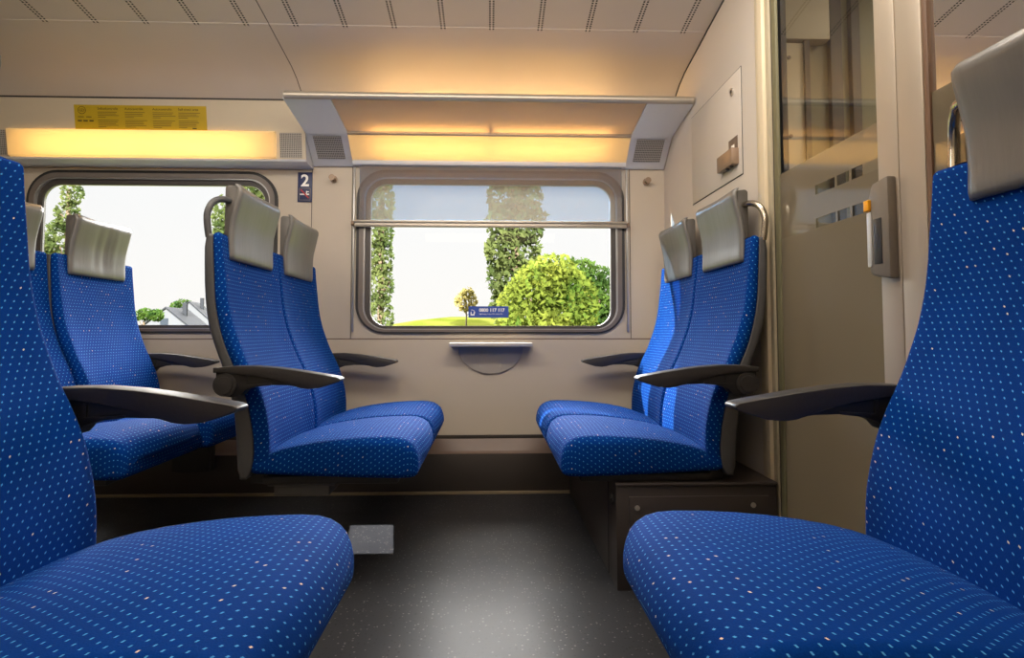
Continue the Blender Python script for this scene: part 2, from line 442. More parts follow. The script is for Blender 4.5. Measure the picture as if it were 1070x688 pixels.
def make_back(m):
    zs = [0.352] + [0.37 + i * 0.022 for i in range(29)]
    rings, uvs = [], []; v = 0; pf = None
    def add(z, inset=0.0, zq=None):
        nonlocal v, pf
        zz = zq if zq is not None else z
        xf, xr = spline(FRONT, zz), spline(SHELL, zz)
        if pf is not None: v += math.hypot(z - pf[1], xf - pf[0])
        pf = (xf, z)
        mid = inset * 0.8
        r = back_ring(xf - inset, xr + min(mid, 0.3 * (xf - xr)), HW - inset, z, rf=0.022)
        rings.append(r); pu = perim(r, 0); c = 0.5 * pu[-1]; uvs.append(([p - c for p in pu], v))
    add(0.345, 0.012); add(0.350, 0.004)
    for z in zs[1:]:
        if z < TOPZ - 0.014: add(z)
    for k in range(1, 6):
        a = k / 5 * PI / 2
        add(TOPZ - 0.013 + 0.013 * math.sin(a), 0.011 * (1 - math.cos(a)), TOPZ - 0.013)
    return loft('backrest', rings, uvs, m)

def make_shell(m):
    rings, uvs = [], []
    zs = [0.319, 0.33, 0.345, 0.37, 0.40, 0.45, 0.50, 0.55, 0.58, 0.61, 0.64, 0.67, 0.70, 0.74, 0.78, 0.82, 0.87, 0.92, 0.97, 1.0, 1.008]
    for z in zs:
        ins = 0.0 if 0.33 < z < 1.0 else 0.003
        xr, xf = spline(REAR, z) + ins, spline(SHELL, z) + 0.0015
        r = back_ring(xf, xr, HW + 0.0015 - ins, z, rf=0.003, conc=0.0)
        rings.append(r); uvs.append(([p[1] for p in r], z))
    return loft('back_shell', rings, uvs, m)

def make_cushion(m):
    # stations (x, z top at edge, z bottom, inset)
    st = [(0.030, 0.366, 0.345, 0.014), (0.033, 0.376, 0.336, 0.005), (0.045, 0.380, 0.332, 0.0), (0.075, 0.386, 0.331, 0), (0.11, 0.398, 0.329, 0), (0.15, 0.408, 0.327, 0), (0.20, 0.417, 0.325, 0), (0.25, 0.424, 0.323, 0),
          (0.30, 0.429, 0.321, 0), (0.35, 0.432, 0.319, 0), (0.40, 0.433, 0.318, 0), (0.43, 0.431, 0.317, 0.0), (0.450, 0.426, 0.317, 0.002), (0.465, 0.418, 0.317, 0.005), (0.476, 0.408, 0.319, 0.010), (0.484, 0.394, 0.324, 0.016), (0.488, 0.378, 0.333, 0.022), (0.489, 0.366, 0.345, 0.027)]
    st = [(x + 0.009 * min(1, max(0, (x - 0.2) / 0.2)), a, b, c) for x, a, b, c in st]
    rings, uvs = [], []; v = 0; pv = None
    for x, zt, zb, ins in st:
        hw = HW - ins; h = zt - zb; rr = min(0.028, 0.46 * h); rb = min(0.014, 0.3 * h)
        r = [(x, 0, zb), (x, -(hw - rb) * 0.5, zb)]
        for k in range(4):
            a = k / 3 * PI / 2
            r.append((x, -(hw - rb) - rb * math.sin(a), zb + rb - rb * math.cos(a)))
        for k in range(6):
            a = k / 5 * PI / 2
            r.append((x, -(hw - rr) - rr * math.cos(a), zt - rr + rr * math.sin(a)))
        n = 13
        for k in range(1, n):
            t = -1 + 2 * k / n
            crown = 0.012 * (1 - t * t) * min(1, h / 0.09)
            bow = 0.015 * (1 - t * t) * max(0, (x - 0.40) / 0.09)
            r.append((x + bow, (hw - rr) * t, zt + crown))
        for k in range(6):
            a = PI / 2 - k / 5 * PI / 2
            r.append((x, (hw - rr) + rr * math.cos(a), zt - rr + rr * math.sin(a)))
        for k in range(4):
            a = PI / 2 - k / 3 * PI / 2
            r.append((x, (hw - rb) + rb * math.sin(a), zb + rb - rb * math.cos(a)))
        r.append((x, (hw - rb) * 0.5, zb))
        if pv is not None: v += math.hypot(x - pv[0], zt - pv[1])
        pv = (x, zt)
        pu = perim(r, 0); c = 0.5 * pu[-1]; u = [p - c for p in pu]
        rings.append(r); uvs.append((u, v))
    return loft('seat_cushion', rings, uvs, m)

PADF = [(0.943, -0.058), (0.955, -0.055), (1.00, -0.056), (1.05, -0.053), (1.09, -0.045), (1.125, -0.037), (1.15, -0.033), (1.165, -0.037)]
def make_pad(m, folds=0.0):
    """leather cover: front sheet folded back over the top"""
    hw = 0.172; th = 0.012; nz, ny = 18, 28
    rings, uvs = [], []
    for j in range(nz + 1):
        z0 = 0.943 + (1.168 - 0.943) * j / nz
        r = []
        def zt(y): return z0 - (0.007 * math.cos(y / hw * PI / 2) if j == nz else 0.007 * math.cos(y / hw * PI / 2) * (j / nz) ** 3)
        def fold(y):
            f = 0.0022 * math.sin(y * 34 + 1.0 + z0 * 6) * math.sin((j / nz) * PI) * 0.5
            if folds: f += folds * (math.exp(-((y - 0.02) / 0.010) ** 2) + 0.8 * math.exp(-((y + 0.035) / 0.012) ** 2) - 0.7 * math.exp(-((y - 0.075) / 0.016) ** 2)) * math.sin((j / nz) * PI) ** 0.7
            return f
        for k in range(ny + 1):
            y = -hw + 2 * hw * k / ny
            e = 0.004 * max(0, (abs(y) / hw - 0.94) / 0.06) ** 2
            r.append((spline(PADF, zt(y)) - fold(y) - e - (0.006 if j == nz else 0), y, zt(y)))
        for k in range(ny, -1, -1):
            y = -hw + 2 * hw * k / ny
            r.append((spline(PADF, zt(y)) - th - 0.002 - (0.004 if j == nz else 0), y, zt(y)))
        rings.append(r); uvs.append(([p[1] for p in r], z0))
    return loft('headrest_cover', rings, uvs, m)

def make_core(m):
    bm = bmesh.new(); hw = 0.164
    f = [(spline(PADF, z) - 0.011, z) for z in (0.95, 1.0, 1.05, 1.09, 1.12, 1.15, 1.162)]
    poly = f + [(-0.078, 1.166), (-0.086, 1.160), (-0.0865, 1.05), (-0.0865, 0.95)]
    b_prism(bm, [(m * a, z) for a, z in poly], 1, -hw, hw, 0.004)
    return bm_mesh('headrest_shell', bm, 35)

def arm_mesh(m):
    """pad, bracket, pivot in seat x,z with y centred on the arm"""
    pad = bmesh.new()
    top = [(-0.050, 0.633), (0.00, 0.6365), (0.058, 0.637), (0.12, 0.632), (0.185, 0.623), (0.245, 0.613), (0.284, 0.606)]
    tip = [(0.291, 0.602), (0.292, 0.598), (0.288, 0.594)]
    bot = [(0.262, 0.585), (0.235, 0.577), (0.205, 0.5745), (0.185, 0.577), (0.150, 0.588), (0.110, 0.600), (0.060, 0.610), (0.01, 0.617), (-0.050, 0.619)]
    b_prism(pad, [(m * a, z) for a, z in top + tip + bot], 1, -0.026, 0.026, 0.0045, 3)
    br = bmesh.new()
    low = [(-0.045, 0.622), (0.01, 0.618), (0.060, 0.611), (0.110, 0.601), (0.150, 0.589), (0.182, 0.579), (0.150, 0.584), (0.105, 0.585), (0.060, 0.580), (0.036, 0.572), (0.024, 0.558), (0.0, 0.552), (-0.03, 0.555), (-0.045, 0.57)]
    b_prism(br, [(m * a, z) for a, z in low], 1, -0.019, 0.019, 0.002)
    # raised rim of the recessed web on both sides
    for s in (-1, 1):
        b_prism(br, [(m * a, z) for a, z in ((0.036, 0.610), (0.042, 0.609), (0.042, 0.587), (0.105, 0.590), (0.105, 0.586), (0.036, 0.582))], 1, s * 0.019, s * 0.0225)
    return bm_mesh('armrest_pad', pad, 30), bm_mesh('armrest_bracket', br, 30)

CACHE = {}
def seat_meshes(m):
    if m not in CACHE:
        d = {'backrest': make_back(m), 'back_shell': make_shell(m), 'seat_cushion': make_cushion(m),
             'headrest_cover': make_pad(m), 'headrest_folded': make_pad(m, 0.0045), 'headrest_shell': make_core(m)}
        d['arm_pad'], d['arm_bracket'] = arm_mesh(m)
        d['headrest_folded'].name = 'headrest_cover_folded'
        piv = bmesh.new(); b_cyl(piv, (m * -0.018, -0.027, 0.586), (m * -0.018, 0.05, 0.586), 0.031, 32)
        b_cyl(piv, (m * -0.018, -0.030, 0.586), (m * -0.018, -0.026, 0.586), 0.022, 32, 0.023)
        d['pivot'] = bm_mesh('pivot', piv, 35)
        pan = bmesh.new(); b_box(pan, (min(m * 0.06, m * 0.44), -0.215, 0.300), (max(m * 0.06, m * 0.44), 0.215, 0.322), 0.004)
        b_box(pan, (min(m * 0.02, m * 0.07), -0.20, 0.300), (max(m * 0.02, m * 0.07), 0.20, 0.36), 0.003)
        d['seat_pan'] = bm_mesh('seat_pan', pan, 35)
        CACHE[m] = d
    return CACHE[m]

def seat(label, x, y, m, arm, handle=False, folded=False, hmat='shell', head=0.0):
    """m = +1 faces +x; arm = -1/+1 side (in y) of the armrest"""
    d = seat_meshes(m)
    t = thing('train_seat', label, 'seat', (x, y, 0), 'blue dotted train seats')
    link('backrest', d['backrest'], M['fabric'], t)
    link('back_shell', d['back_shell'], M['shell'], t, True)['label'] = 'grey plastic back shell'
    link('seat_cushion', d['seat_cushion'], M['fabric'], t)
    link('seat_pan', d['seat_pan'], M['darkmetal'], t)
    hr = bpy.data.objects.new('headrest', d['headrest_shell']); COL.objects.link(hr); hr.parent = t; hr.location = (0, head, 0)
    if not d['headrest_shell'].materials: d['headrest_shell'].materials.append(M['head_side'])
    link('headrest_cover', d['headrest_folded' if folded else 'headrest_cover'], M['leather'], hr, True)['label'] = 'grey leather headrest cover'
    a = link('armrest', d['arm_pad'], M['arm'], t); a.location = (0, arm * (HW + 0.032), 0)
    b = link('armrest_bracket', d['arm_bracket'], M['arm_low'], a)
    c = link('pivot', d['pivot'], M['arm'], a)
    if arm > 0: c.rotation_euler = (0, 0, 0); c.scale = (1, -1, 1)
    if handle:
        bm = bmesh.new(); s = arm
        pts = []
        ctrl = [(-0.100, 0.228, 1.000), (-0.104, 0.231, 1.035), (-0.105, 0.231, 1.068), (-0.099, 0.222, 1.096), (-0.090, 0.205, 1.112), (-0.080, 0.185, 1.118), (-0.072, 0.160 + head * arm * 0.9, 1.118)]
        for i in range(len(ctrl) - 1):
            p0 = Vector(ctrl[max(i - 1, 0)]); p1 = Vector(ctrl[i]); p2 = Vector(ctrl[i + 1]); p3 = Vector(ctrl[min(i + 2, len(ctrl) - 1)])
            for k in range(4):
                q = k / 4
                pts.append(0.5 * ((2 * p1) + (p2 - p0) * q + (2*p0 - 5*p1 + 4*p2 - p3) * q*q + (3*p1 - p0 - 3*p2 + p3) * q**3))
        pts.append(Vector(ctrl[-1]))
        b_tube(bm, [(m * p.x, s * p.y, p.z) for p in pts], 0.0095, 14)
        part('grab_handle', bm, M[hmat], t, 60, 'curved grab handle at the top corner')
    return t

YN, YA, YW = 0.812, 1.990, 2.470
seat('large blue dotted seat on the left side of the aisle, nearest the camera, facing right', -0.718, YN, 1, 1, head=-0.03)
seat('large blue dotted seat nearest the camera on the right, before the sliding door', 0.718, YN, -1, 1, True, hmat='chrome', head=-0.025)
seat('aisle-side blue seat with black armrest and grab handle, standing left of the centre window', -0.700, YA, 1, -1, True)
seat('window-side blue seat left of the centre window, under the number 2 sign', -0.700, YW, 1, 1)
seat('aisle-side blue seat with metal grab handle on the brown box, right of the centre window', 0.702, YA, -1, -1, True, hmat='chrome')
seat('window-side blue seat on the brown box, against the wall right of the centre window', 0.702, YW, -1, 1)
seat('aisle-side blue seat in the row behind, mostly hidden by the nearest left seat', -1.510, YA, 1, -1, True)
seat('window-side blue seat in the row behind, creased headrest, in front of the left window', -1.485, YW, 1, 1, folded=True)

# ------------------------------------------------------------------ seat mounts
def mount(x, label, detail=True):
    t = thing('seat_mount', label, 'seat mount', (x, 2.0, 0), 'wall seat mounts under the left seats')
    bm = bmesh.new(); b_box(bm, (-0.02, -0.17, 0.268), (0.06, 0.805, 0.2985), 0.004); b_box(bm, (-0.06, 0.74, 0.12), (0.10, 0.805, 0.300), 0.006)
    part('cantilever_beam', bm, M['darkmetal'], t)
    bm = bmesh.new(); b_box(bm, (-0.085, -0.205, 0.262), (0.072, 0.02, 0.292), 0.004); b_box(bm, (-0.10, -0.215, 0.292), (0.09, 0.03, 0.2985), 0.002)
    part('tray_box', bm, M['tray'], t, label='grey metal tray box')
    bm = bmesh.new()
    b_box(bm, (-0.13, -0.19, 0.2935), (0.115, -0.165, 0.2990), 0.002); b_box(bm, (-0.13, 0.02, 0.2935), (0.115, 0.045, 0.2990), 0.002)
    b_box(bm, (0.155, -0.15, 0.290), (0.225, 0.10, 0.2990), 0.003)
    part('rail', bm, M['darkmetal'], t)
mount(-0.530, 'dark metal seat mount with grey tray box under the seats left of the centre window')
mount(-1.320, 'dark metal seat mount under the row behind, mostly in shadow')
# pedestals of the two nearest seats (below the frame)
for x, lab in ((-0.46, 'dark pedestal under the nearest left seat'), (0.46, 'dark pedestal under the nearest right seat')):
    t = thing('seat_pedestal', lab, 'seat mount', (x, YN, 0))
    bm = bmesh.new(); b_box(bm, (-0.05, -0.07, 0.012), (0.05, 0.07, 0.2990), 0.008); part('column', bm, M['darkmetal'], t)
    bm = bmesh.new(); b_box(bm, (-0.12, -0.13, 0.0), (0.12, 0.13, 0.014), 0.004); part('foot_plate', bm, M['darkmetal'], t)

# equipment box under the right seats
t = thing('seat_box', 'long brown-black equipment box standing on the floor under the right seats', 'box', (0.36, 1.755, 0))
bm = bmesh.new(); b_box(bm, (0.0, 0.0, 0.0), (0.464, 1.03, 0.290), 0.003)
part('body', bm, M['box'], t)
bm = bmesh.new(); b_box(bm, (-0.003, -0.004, 0.290), (0.466, 1.03, 0.2995), 0.003); part('top_plate', bm, M['box'], t)
bm = bmesh.new(); b_box(bm, (0.035, -0.004, 0.06), (0.44, 0.002, 0.262), 0.002); part('front_panel', bm, M['box'], t)
for x, z in ((0.058, 0.231), (0.392, 0.236)):
    bm = bmesh.new(); b_cyl(bm, (x, -0.0065, z), (x, -0.003, z), 0.0075, 16); part('screw', bm, M['screw'], t, label='bright steel screw')
bm = bmesh.new()
b_box(bm, (-0.0022, 0.118, 0.004), (0.001, 0.121, 0.288)); part('side_seam', bm, M['rubber'], t)
bm = bmesh.new(); b_cyl(bm, (-0.006, 0.052, 0.243), (0.002, 0.052, 0.243), 0.016, 20); b_box(bm, (-0.007, 0.045, 0.24), (-0.004, 0.059, 0.246), 0.001)
part('lock', bm, M['rubber'], t, label='small oval lock')

# ------------------------------------------------------------------ ROOM SHELL
WY = 2.86; PX = 0.828; LX = -3.3; NY = -0.14
bm = bmesh.new()
uvl = bm.loops.layers.uv.new('UVMap')
def quad(bm, a, b, c, d):
    return bm.faces.new([bm.verts.new(p) for p in (a, b, c, d)])
bm.free()
bm = bmesh.new(); b_box(bm, (LX, NY, -0.04), (2.2, WY, 0.0)); struct('floor', bm_mesh('floor', bm), M['floor'])

# ceiling and curved cove, extruded along the carriage
CE = [(NY, 1.60), (0.0, 1.75), (0.15, 1.815), (0.5, 1.882), (1.0, 1.925), (1.4, 1.935), (1.8, 1.928), (2.05, 1.914), (2.262, 1.8805)]
CV = [(2.2625, 1.8795), (2.34, 1.866), (2.44, 1.850), (2.53, 1.834), (2.60, 1.812), (2.66, 1.782), (2.72, 1.740), (2.79, 1.675), (2.84, 1.60), (2.86, 1.53)]
def extr_profile(name, prof, x0, x1, mat):
    bm = bmesh.new(); uvl = bm.loops.layers.uv.new('UVMap')
    A = [bm.verts.new((x0, y, z)) for y, z in prof]; B = [bm.verts.new((x1, y, z)) for y, z in prof]
    for i in range(len(prof) - 1):
        f = bm.faces.new((A[i], B[i], B[i + 1], A[i + 1])); f.smooth = True
        for l in f.loops: l[uvl].uv = (l.vert.co.x, l.vert.co.y)
    bmesh.ops.recalc_face_normals(bm, faces=bm.faces)
    bmesh.ops.solidify(bm, geom=list(bm.faces), thickness=-0.012)
    me = bpy.data.meshes.new(name); bm.to_mesh(me); bm.free()
    autosmooth(me, 30)
    return me
struct('ceiling', extr_profile('ceiling', CE + CV, LX, 2.2, M['ceil']), M['ceil'])

def rrect(x0, z0, x1, z1, r, n=10):
    p = []
    for cx, cz, a0 in ((x1 - r, z1 - r, 0), (x0 + r, z1 - r, PI / 2), (x0 + r, z0 + r, PI), (x1 - r, z0 + r, 3 * PI / 2)):
        for k in range(n + 1):
            a = a0 + PI / 2 * k / n
            p.append((cx + r * math.cos(a), cz + r * math.sin(a)))
    return p

def holed_wall(name, y0, y1, x0, x1, z0, z1, holes):
    """flat wall in x-z with rounded holes, thickness y0..y1"""
    bm = bmesh.new()
    loops = [[(x0, z0), (x1, z0), (x1, z1), (x0, z1)]] + holes
    edges = []; rings = []
    for lp in loops:
        vs = [bm.verts.new((x, y0, z)) for x, z in lp]; rings.append(vs)
        for i in range(len(vs)): edges.append(bm.edges.new((vs[i], vs[(i + 1) % len(vs)])))
    bmesh.ops.triangle_fill(bm, use_beauty=True, use_dissolve=False, edges=edges)
    # reveals
    for vs in rings[1:]:
        o = [bm.verts.new((v.co.x, y1, v.co.z)) for v in vs]; n = len(vs)
        for i in range(n): bm.faces.new((vs[i], vs[(i + 1) % n], o[(i + 1) % n], o[i]))
    bmesh.ops.recalc_face_normals(bm, faces=bm.faces)
    me = bpy.data.meshes.new(name); bm.to_mesh(me); bm.free(); return me

W1 = (-0.622, 0.722, 0.634, 1.488); W2 = (-2.120, 0.725, -0.985, 1.474)
inset = lambda w, d: (w[0] + d, w[1] + d * 0.56, w[2] - d, w[3] - d)
RAD = 0.135
holes = [rrect(*inset(W1, 0.012), RAD - 0.012), rrect(*inset(W2, 0.012), RAD - 0.012), rrect(-3.6 + 0.012 + 0.22, 0.737, -2.42, 1.462, 0.12)]
holes = holes[:2]
struct('wall_back', holed_wall('wall_back', WY, WY + 0.07, LX, 2.2, 0.0, 1.62, holes), M['wall'])

def ring_frame(bm, outer, inner, ya, yb, ro, ri, n=10):
    """flat ring with depth: front face at ya, sides to yb"""
    O = rrect(*outer, ro, n); I = rrect(*inner, ri, n); k = len(O)
    vo = [bm.verts.new((x, ya, z)) for x, z in O]; vi = [bm.verts.new((x, ya, z)) for x, z in I]
    wo = [bm.verts.new((x, yb, z)) for x, z in O]; wi = [bm.verts.new((x, yb, z)) for x, z in I]
    for i in range(k):
        j = (i + 1) % k
        bm.faces.new((vo[i], vo[j], vi[j], vi[i])); bm.faces.new((vo[i], wo[i], wo[j], vo[j])); bm.faces.new((vi[i], vi[j], wi[j], wi[i])); bm.faces.new((wo[i], wi[i], wi[j], wo[j]))

def window(n, w):
    e = bpy.data.objects.new('window_%d' % n, None); COL.objects.link(e); e['kind'] = 'structure'
    def rg(nm, d0, d1, ya, yb, mat):
        bm = bmesh.new(); ring_frame(bm, inset(w, d0), inset(w, d1), ya, yb, max(RAD - d0, 0.04), max(RAD - d1 * 0.9, 0.04)); part(nm, bm, mat, e, 30)
    rg('gasket', 0.0, 0.014, WY - 0.010, WY + 0.02, M['rubber'])
    rg('frame', 0.0135, 0.034, WY - 0.014, WY + 0.03, M['gasket'])
    rg('metal_bead', 0.0335, 0.040, WY - 0.009, WY + 0.03, M['alu'])
    rg('inner_frame', 0.0395, 0.062, WY + 0.004, WY + 0.028, M['frame2'])
    rg('inner_bead', 0.0615, 0.065, WY + 0.012, WY + 0.022, M['alu'])
    bm = bmesh.new(); p = rrect(*inset(w, 0.06), RAD - 0.055)
    A = [bm.verts.new((x, WY + 0.020, z)) for x, z in p]; bm.faces.new(A)
    part('pane', bm, M['pane'], e, None)
    return e
window(1, W1); window(2, W2)

# lower wall sill seam, pillar seams
def seam(name, lo, hi, mat='seam'):
    bm = bmesh.new(); b_box(bm, lo, hi); struct(name, bm_mesh(name, bm), M[mat])
bm = bmesh.new()
b_box(bm, (LX, WY - 0.004, 0.0), (2.2, WY + 0.004, 0.694), 0.002)
struct('trim_1', bm_mesh('trim_1', bm), M['wall'])
seam('trim_2', (LX, WY - 0.0012, 0.694), (2.2, WY + 0.004, 0.700), 'ductlip')
for i, x in enumerate((-0.646, 0.660, -0.83 - 0.003)):
    seam('trim_%d' % (3 + i), (x, WY - 0.0010, 0.700), (x + 0.0035, WY + 0.004, 1.512))
# heater cover along the wall foot
bm = bmesh.new()
b_box(bm, (LX, WY - 0.055, 0.012), (PX - 0.001, WY, 0.180), 0.004); b_box(bm, (LX, WY - 0.012, 0.24), (PX - 0.001, WY, 0.256), 0.001)
struct('baseboard_back', bm_mesh('baseboard_back', bm, 30), M['duct'])
bm = bmesh.new(); b_prism(bm, [(WY - 0.056, 0.180), (WY - 0.045, 0.190), (WY - 0.012, 0.240), (WY, 0.240), (WY, 0.180)], 0, LX, PX - 0.001)
struct('trim_6', bm_mesh('trim_6', bm), M['ductlip'])
bm = bmesh.new(); b_box(bm, (LX, WY - 0.062, 0.0), (PX - 0.001, WY - 0.05, 0.013), 0.002); struct('trim_7', bm_mesh('trim_7', bm), M['trimgold'])

# near-side wall behind the camera with one opening added for the light, and the far left end wall
nh = [rrect(-0.135, 1.045, 0.035, 1.215, 0.01, 3)]      # opening added to shape the second sun into a floor patch
struct('wall_front', holed_wall('wall_front', NY, NY - 0.06, LX, 2.2, 0.0, 1.62, nh), M['wall'])
bm = bmesh.new(); b_box(bm, (LX - 0.03, NY, 0), (LX, WY, 2.0)); struct('wall_left', bm_mesh('wall_left', bm), M['part'])

# ------------------------------------------------------------------ END PARTITION (right) with sliding door
bm = bmesh.new()
ys = 1.836
top = [(y, z - 0.001) for y, z in (CE + CV) if y > ys]
poly = [(WY, 0.0), (ys, 0.0), (ys, spline(CE, ys))] + top
b_prism(bm, poly, 0, PX, PX + 0.03)
struct('wall_right', bm_mesh('wall_right', bm), M['part'])
bm = bmesh.new()
jp = [(y, z) for y, z in (CE + CV) if y > 1.7]
b_prism(bm, [(y, z - 0.0005) for y, z in jp] + [(y, z - 0.005) for y, z in reversed(jp)], 0, PX - 0.004, PX)
struct('trim_8', bm_mesh('trim_8', bm), M['rubber'])
# door jamb strips
def jamb(i, y0, y1, x0, mat, bev=0.002):
    bm = bmesh.new(); b_box(bm, (PX + x0, y0, 0.0), (PX + 0.03, y1, 1.925), bev); struct('trim_%d' % i, bm_mesh('trim_%d' % i, bm, 30), M[mat])
jamb(9, 1.788, 1.836, -0.006, 'cream'); jamb(10, 1.764, 1.788, 0.004, 'vest'); jamb(11, 1.750, 1.764, 0.010, 'vestdark'); jamb(12, 1.725, 1.750, 0.006, 'vestgreen'); jamb(13, 1.705, 1.725, 0.014, 'rubber')
# near side of the doorway
bm = bmesh.new(); b_prism(bm, [(NY, 0), (0.70, 0), (0.70, spline(CE, 0.70) - 0.001), (0.5, 1.881), (0.15, 1.814), (0.0, 1.749), (NY, 1.599)], 0, PX, PX + 0.03)
struct('wall_right_near', bm_mesh('wall_right_near', bm), M['part'])

def door_leaf(n, y0, y1, stile_at, stile_w):
    e = bpy.data.objects.new('door_%d' % n, None); COL.objects.link(e); e['kind'] = 'structure'
    g0, g1 = y0, y1
    if stile_at == 'low': bm = bmesh.new(); b_box(bm, (PX + 0.004, y0, 0.01), (PX + 0.030, y0 + stile_w, 1.925), 0.003); part('stile', bm, M['stile'], e); g0 = y0 + stile_w
    else: bm = bmesh.new(); b_box(bm, (PX + 0.004, y1 - stile_w, 0.01), (PX + 0.030, y1, 1.925), 0.003); part('stile', bm, M['stile'], e); g1 = y1 - stile_w
    if n == 2:
        bm = bmesh.new(); b_box(bm, (PX + 0.006, g1 - 0.014, 0.01), (PX + 0.026, g1, 1.925), 0.002); part('glazing_bead', bm, M['stilebrown'], e); g1 -= 0.014
    # glass pane
    bm = bmesh.new(); quad(bm, (PX + 0.014, g0, 0.012), (PX + 0.014, g1, 0.012), (PX + 0.014, g1, 1.93), (PX + 0.014, g0, 1.93))
    pane = part('glass_pane', bm, M['dglass'], e, None)
    # frosted film with two rows of clear dashes near its top edge
    zt = 1.185
    rows = ((1.083, 1.108), (0.997, 1.022))
    dashes = {1: ([(1.447, 1.536), (1.387, 1.437), (1.335, 1.377)], [(1.447, 1.536), (1.388, 1.438), (1.336, 1.378), (1.284, 1.326)]),
              2: ([(1.020, 1.060), (0.955, 1.008), (0.85, 0.94)], [(1.03, 1.07), (0.965, 1.015), (0.85, 0.94)])}[n]
    bm = bmesh.new(); x = PX + 0.011
    zb = [0.012, rows[1][0], rows[1][1], rows[0][0], rows[0][1], zt]
    for k in range(5):
        if k in (0, 2, 4): segs = [(g0, g1)]
        else:
            ds = sorted(dashes[0 if k == 3 else 1]); segs = []; c = g0
            for a, b in ds:
                if a > c: segs.append((c, a))
                c = b
            if c < g1: segs.append((c, g1))
        for a, b in segs: quad(bm, (x, a, zb[k]), (x, b, zb[k]), (x, b, zb[k + 1]), (x, a, zb[k + 1]))
    part('frosted_film', bm, M['frost'], pane, None, 'frosted lower film with clear dashes')
    return e
d1 = door_leaf(1, 1.205, 1.725, 'low', 0.066)
d2 = door_leaf(2, 0.690, 1.203, 'high', 0.075)
# door handle on the far leaf
h = thing('door_handle', 'grey recessed door handle with orange button on the glass sliding door', 'door handle', (PX + 0.004, 1.205, 0))
h.parent = d1; del h['label']; del h['category']
bm = bmesh.new()
b_prism(bm, [(0.006, 0.838), (0.068, 0.850), (0.074, 0.86), (0.074, 1.015), (0.06, 1.045), (0.008, 1.052)], 0, -0.020, 0.002, 0.006)
part('handle_body', bm, M['dhandle'], h)
bm = bmesh.new(); b_box(bm, (-0.0215, 0.028, 0.872), (-0.0195, 0.054, 0.968), 0.0005); part('recess', bm, M['arm_low'], h)
bm = bmesh.new(); b_box(bm, (-0.0225, 0.061, 0.868), (-0.018, 0.0755, 0.985), 0.002); part('grip_edge', bm, M['dhandle_edge'], h)
bm = bmesh.new(); b_box(bm, (-0.026, 0.062, 0.988), (-0.006, 0.080, 1.012), 0.002); part('button', bm, M['orange'], h)

# access hatch on the partition
t = thing('access_hatch', 'pale square access hatch with lock on the partition above the right seats', 'hatch', (PX, 2.2, 1.43))
bm = bmesh.new()
hy0, hy1, hz0, hz1 = 1.955 - 2.2, 2.447 - 2.2, 1.249 - 1.43, 1.606 - 1.43
b_box(bm, (-0.0012, hy0 - 0.003, hz0 - 0.003), (0.004, hy1 + 0.003, hz1 + 0.003)); part('gap', bm, M['rubber'], t)
bm = bmesh.new(); b_box(bm, (-0.003, hy0, hz0), (0.004, hy1, hz1), 0.001); part('door_panel', bm, M['part'], t)
bm = bmesh.new(); b_cyl(bm, (-0.009, -0.180, 0.118), (-0.002, -0.180, 0.118), 0.013, 20); part('lock', bm, M['screw'], t)
bm = bmesh.new(); b_cyl(bm, (-0.0102, -0.180, 0.118), (-0.0085, -0.180, 0.118), 0.006, 12); part('key_slot', bm, M['rubber'], t)
bm = bmesh.new(); b_box(bm, (-0.028, -0.222, -0.142), (-0.002, -0.088, -0.087), 0.003); part('latch_box', bm, M['lockgrey'], t, label='grey-brown latch box')
bm = bmesh.new(); b_box(bm, (-0.0045, -0.215, -0.086), (-0.002, -0.140, -0.042), 0.0008); part('latch_plate', bm, M['lockplate'], t)
bm = bmesh.new(); b_box(bm, (-0.0055, -0.19, -0.078), (-0.004, -0.165, -0.066)); part('latch_mark', bm, M['white'], t)
for yy in (-0.19, -0.155):
    bm = bmesh.new(); b_cyl(bm, (-0.015, yy, -0.146), (-0.015, yy, -0.141), 0.006, 12); part('latch_pin', bm, M['rubber'], t)

# ------------------------------------------------------------------ vestibule behind the glass door
bm = bmesh.new(); b_box(bm, (2.17, NY, 0), (2.2, WY, 1.95)); struct('wall_vestibule', bm_mesh('wall_vestibule', bm), M['part'])
bm = bmesh.new(); b_box(bm, (0.862, 1.88, 0.0), (1.00, 1.91, 1.655), 0.002); b_box(bm, (0.862, 1.865, 1.66), (1.08, 1.91, 1.93), 0.002)
struct('wall_pocket', bm_mesh('wall_pocket', bm, 30), M['vest'])
for x, z in ((0.884, 1.60), (0.925, 1.60), (0.884, 1.30), (0.925, 1.30)):
    pass
bm = bmesh.new()
for x in (0.892, 0.952):
    for z in (1.605, 1.35): b_cyl(bm, (x, 1.877, z), (x, 1.881, z), 0.006, 12)
struct('trim_14', bm_mesh('trim_14', bm), M['lockplate'])
bm = bmesh.new(); b_box(bm, (1.00, 1.87, 0.0), (1.015, 1.92, 1.93)); struct('trim_15', bm_mesh('trim_15', bm), M['vestdark'])
bm = bmesh.new(); b_box(bm, (1.015, 1.92, 0.0), (2.17, 1.95, 1.93)); struct('wall_vestibule_side', bm_mesh('wall_vestibule_side', bm), M['vestgreen'])
bm = bmesh.new(); b_box(bm, (1.10, 1.90, 0.0), (1.14, 1.925, 1.93), 0.003); b_box(bm, (1.17, 1.90, 0.0), (1.20, 1.925, 1.93), 0.003)
struct('trim_16', bm_mesh('trim_16', bm), M['vestdark'])

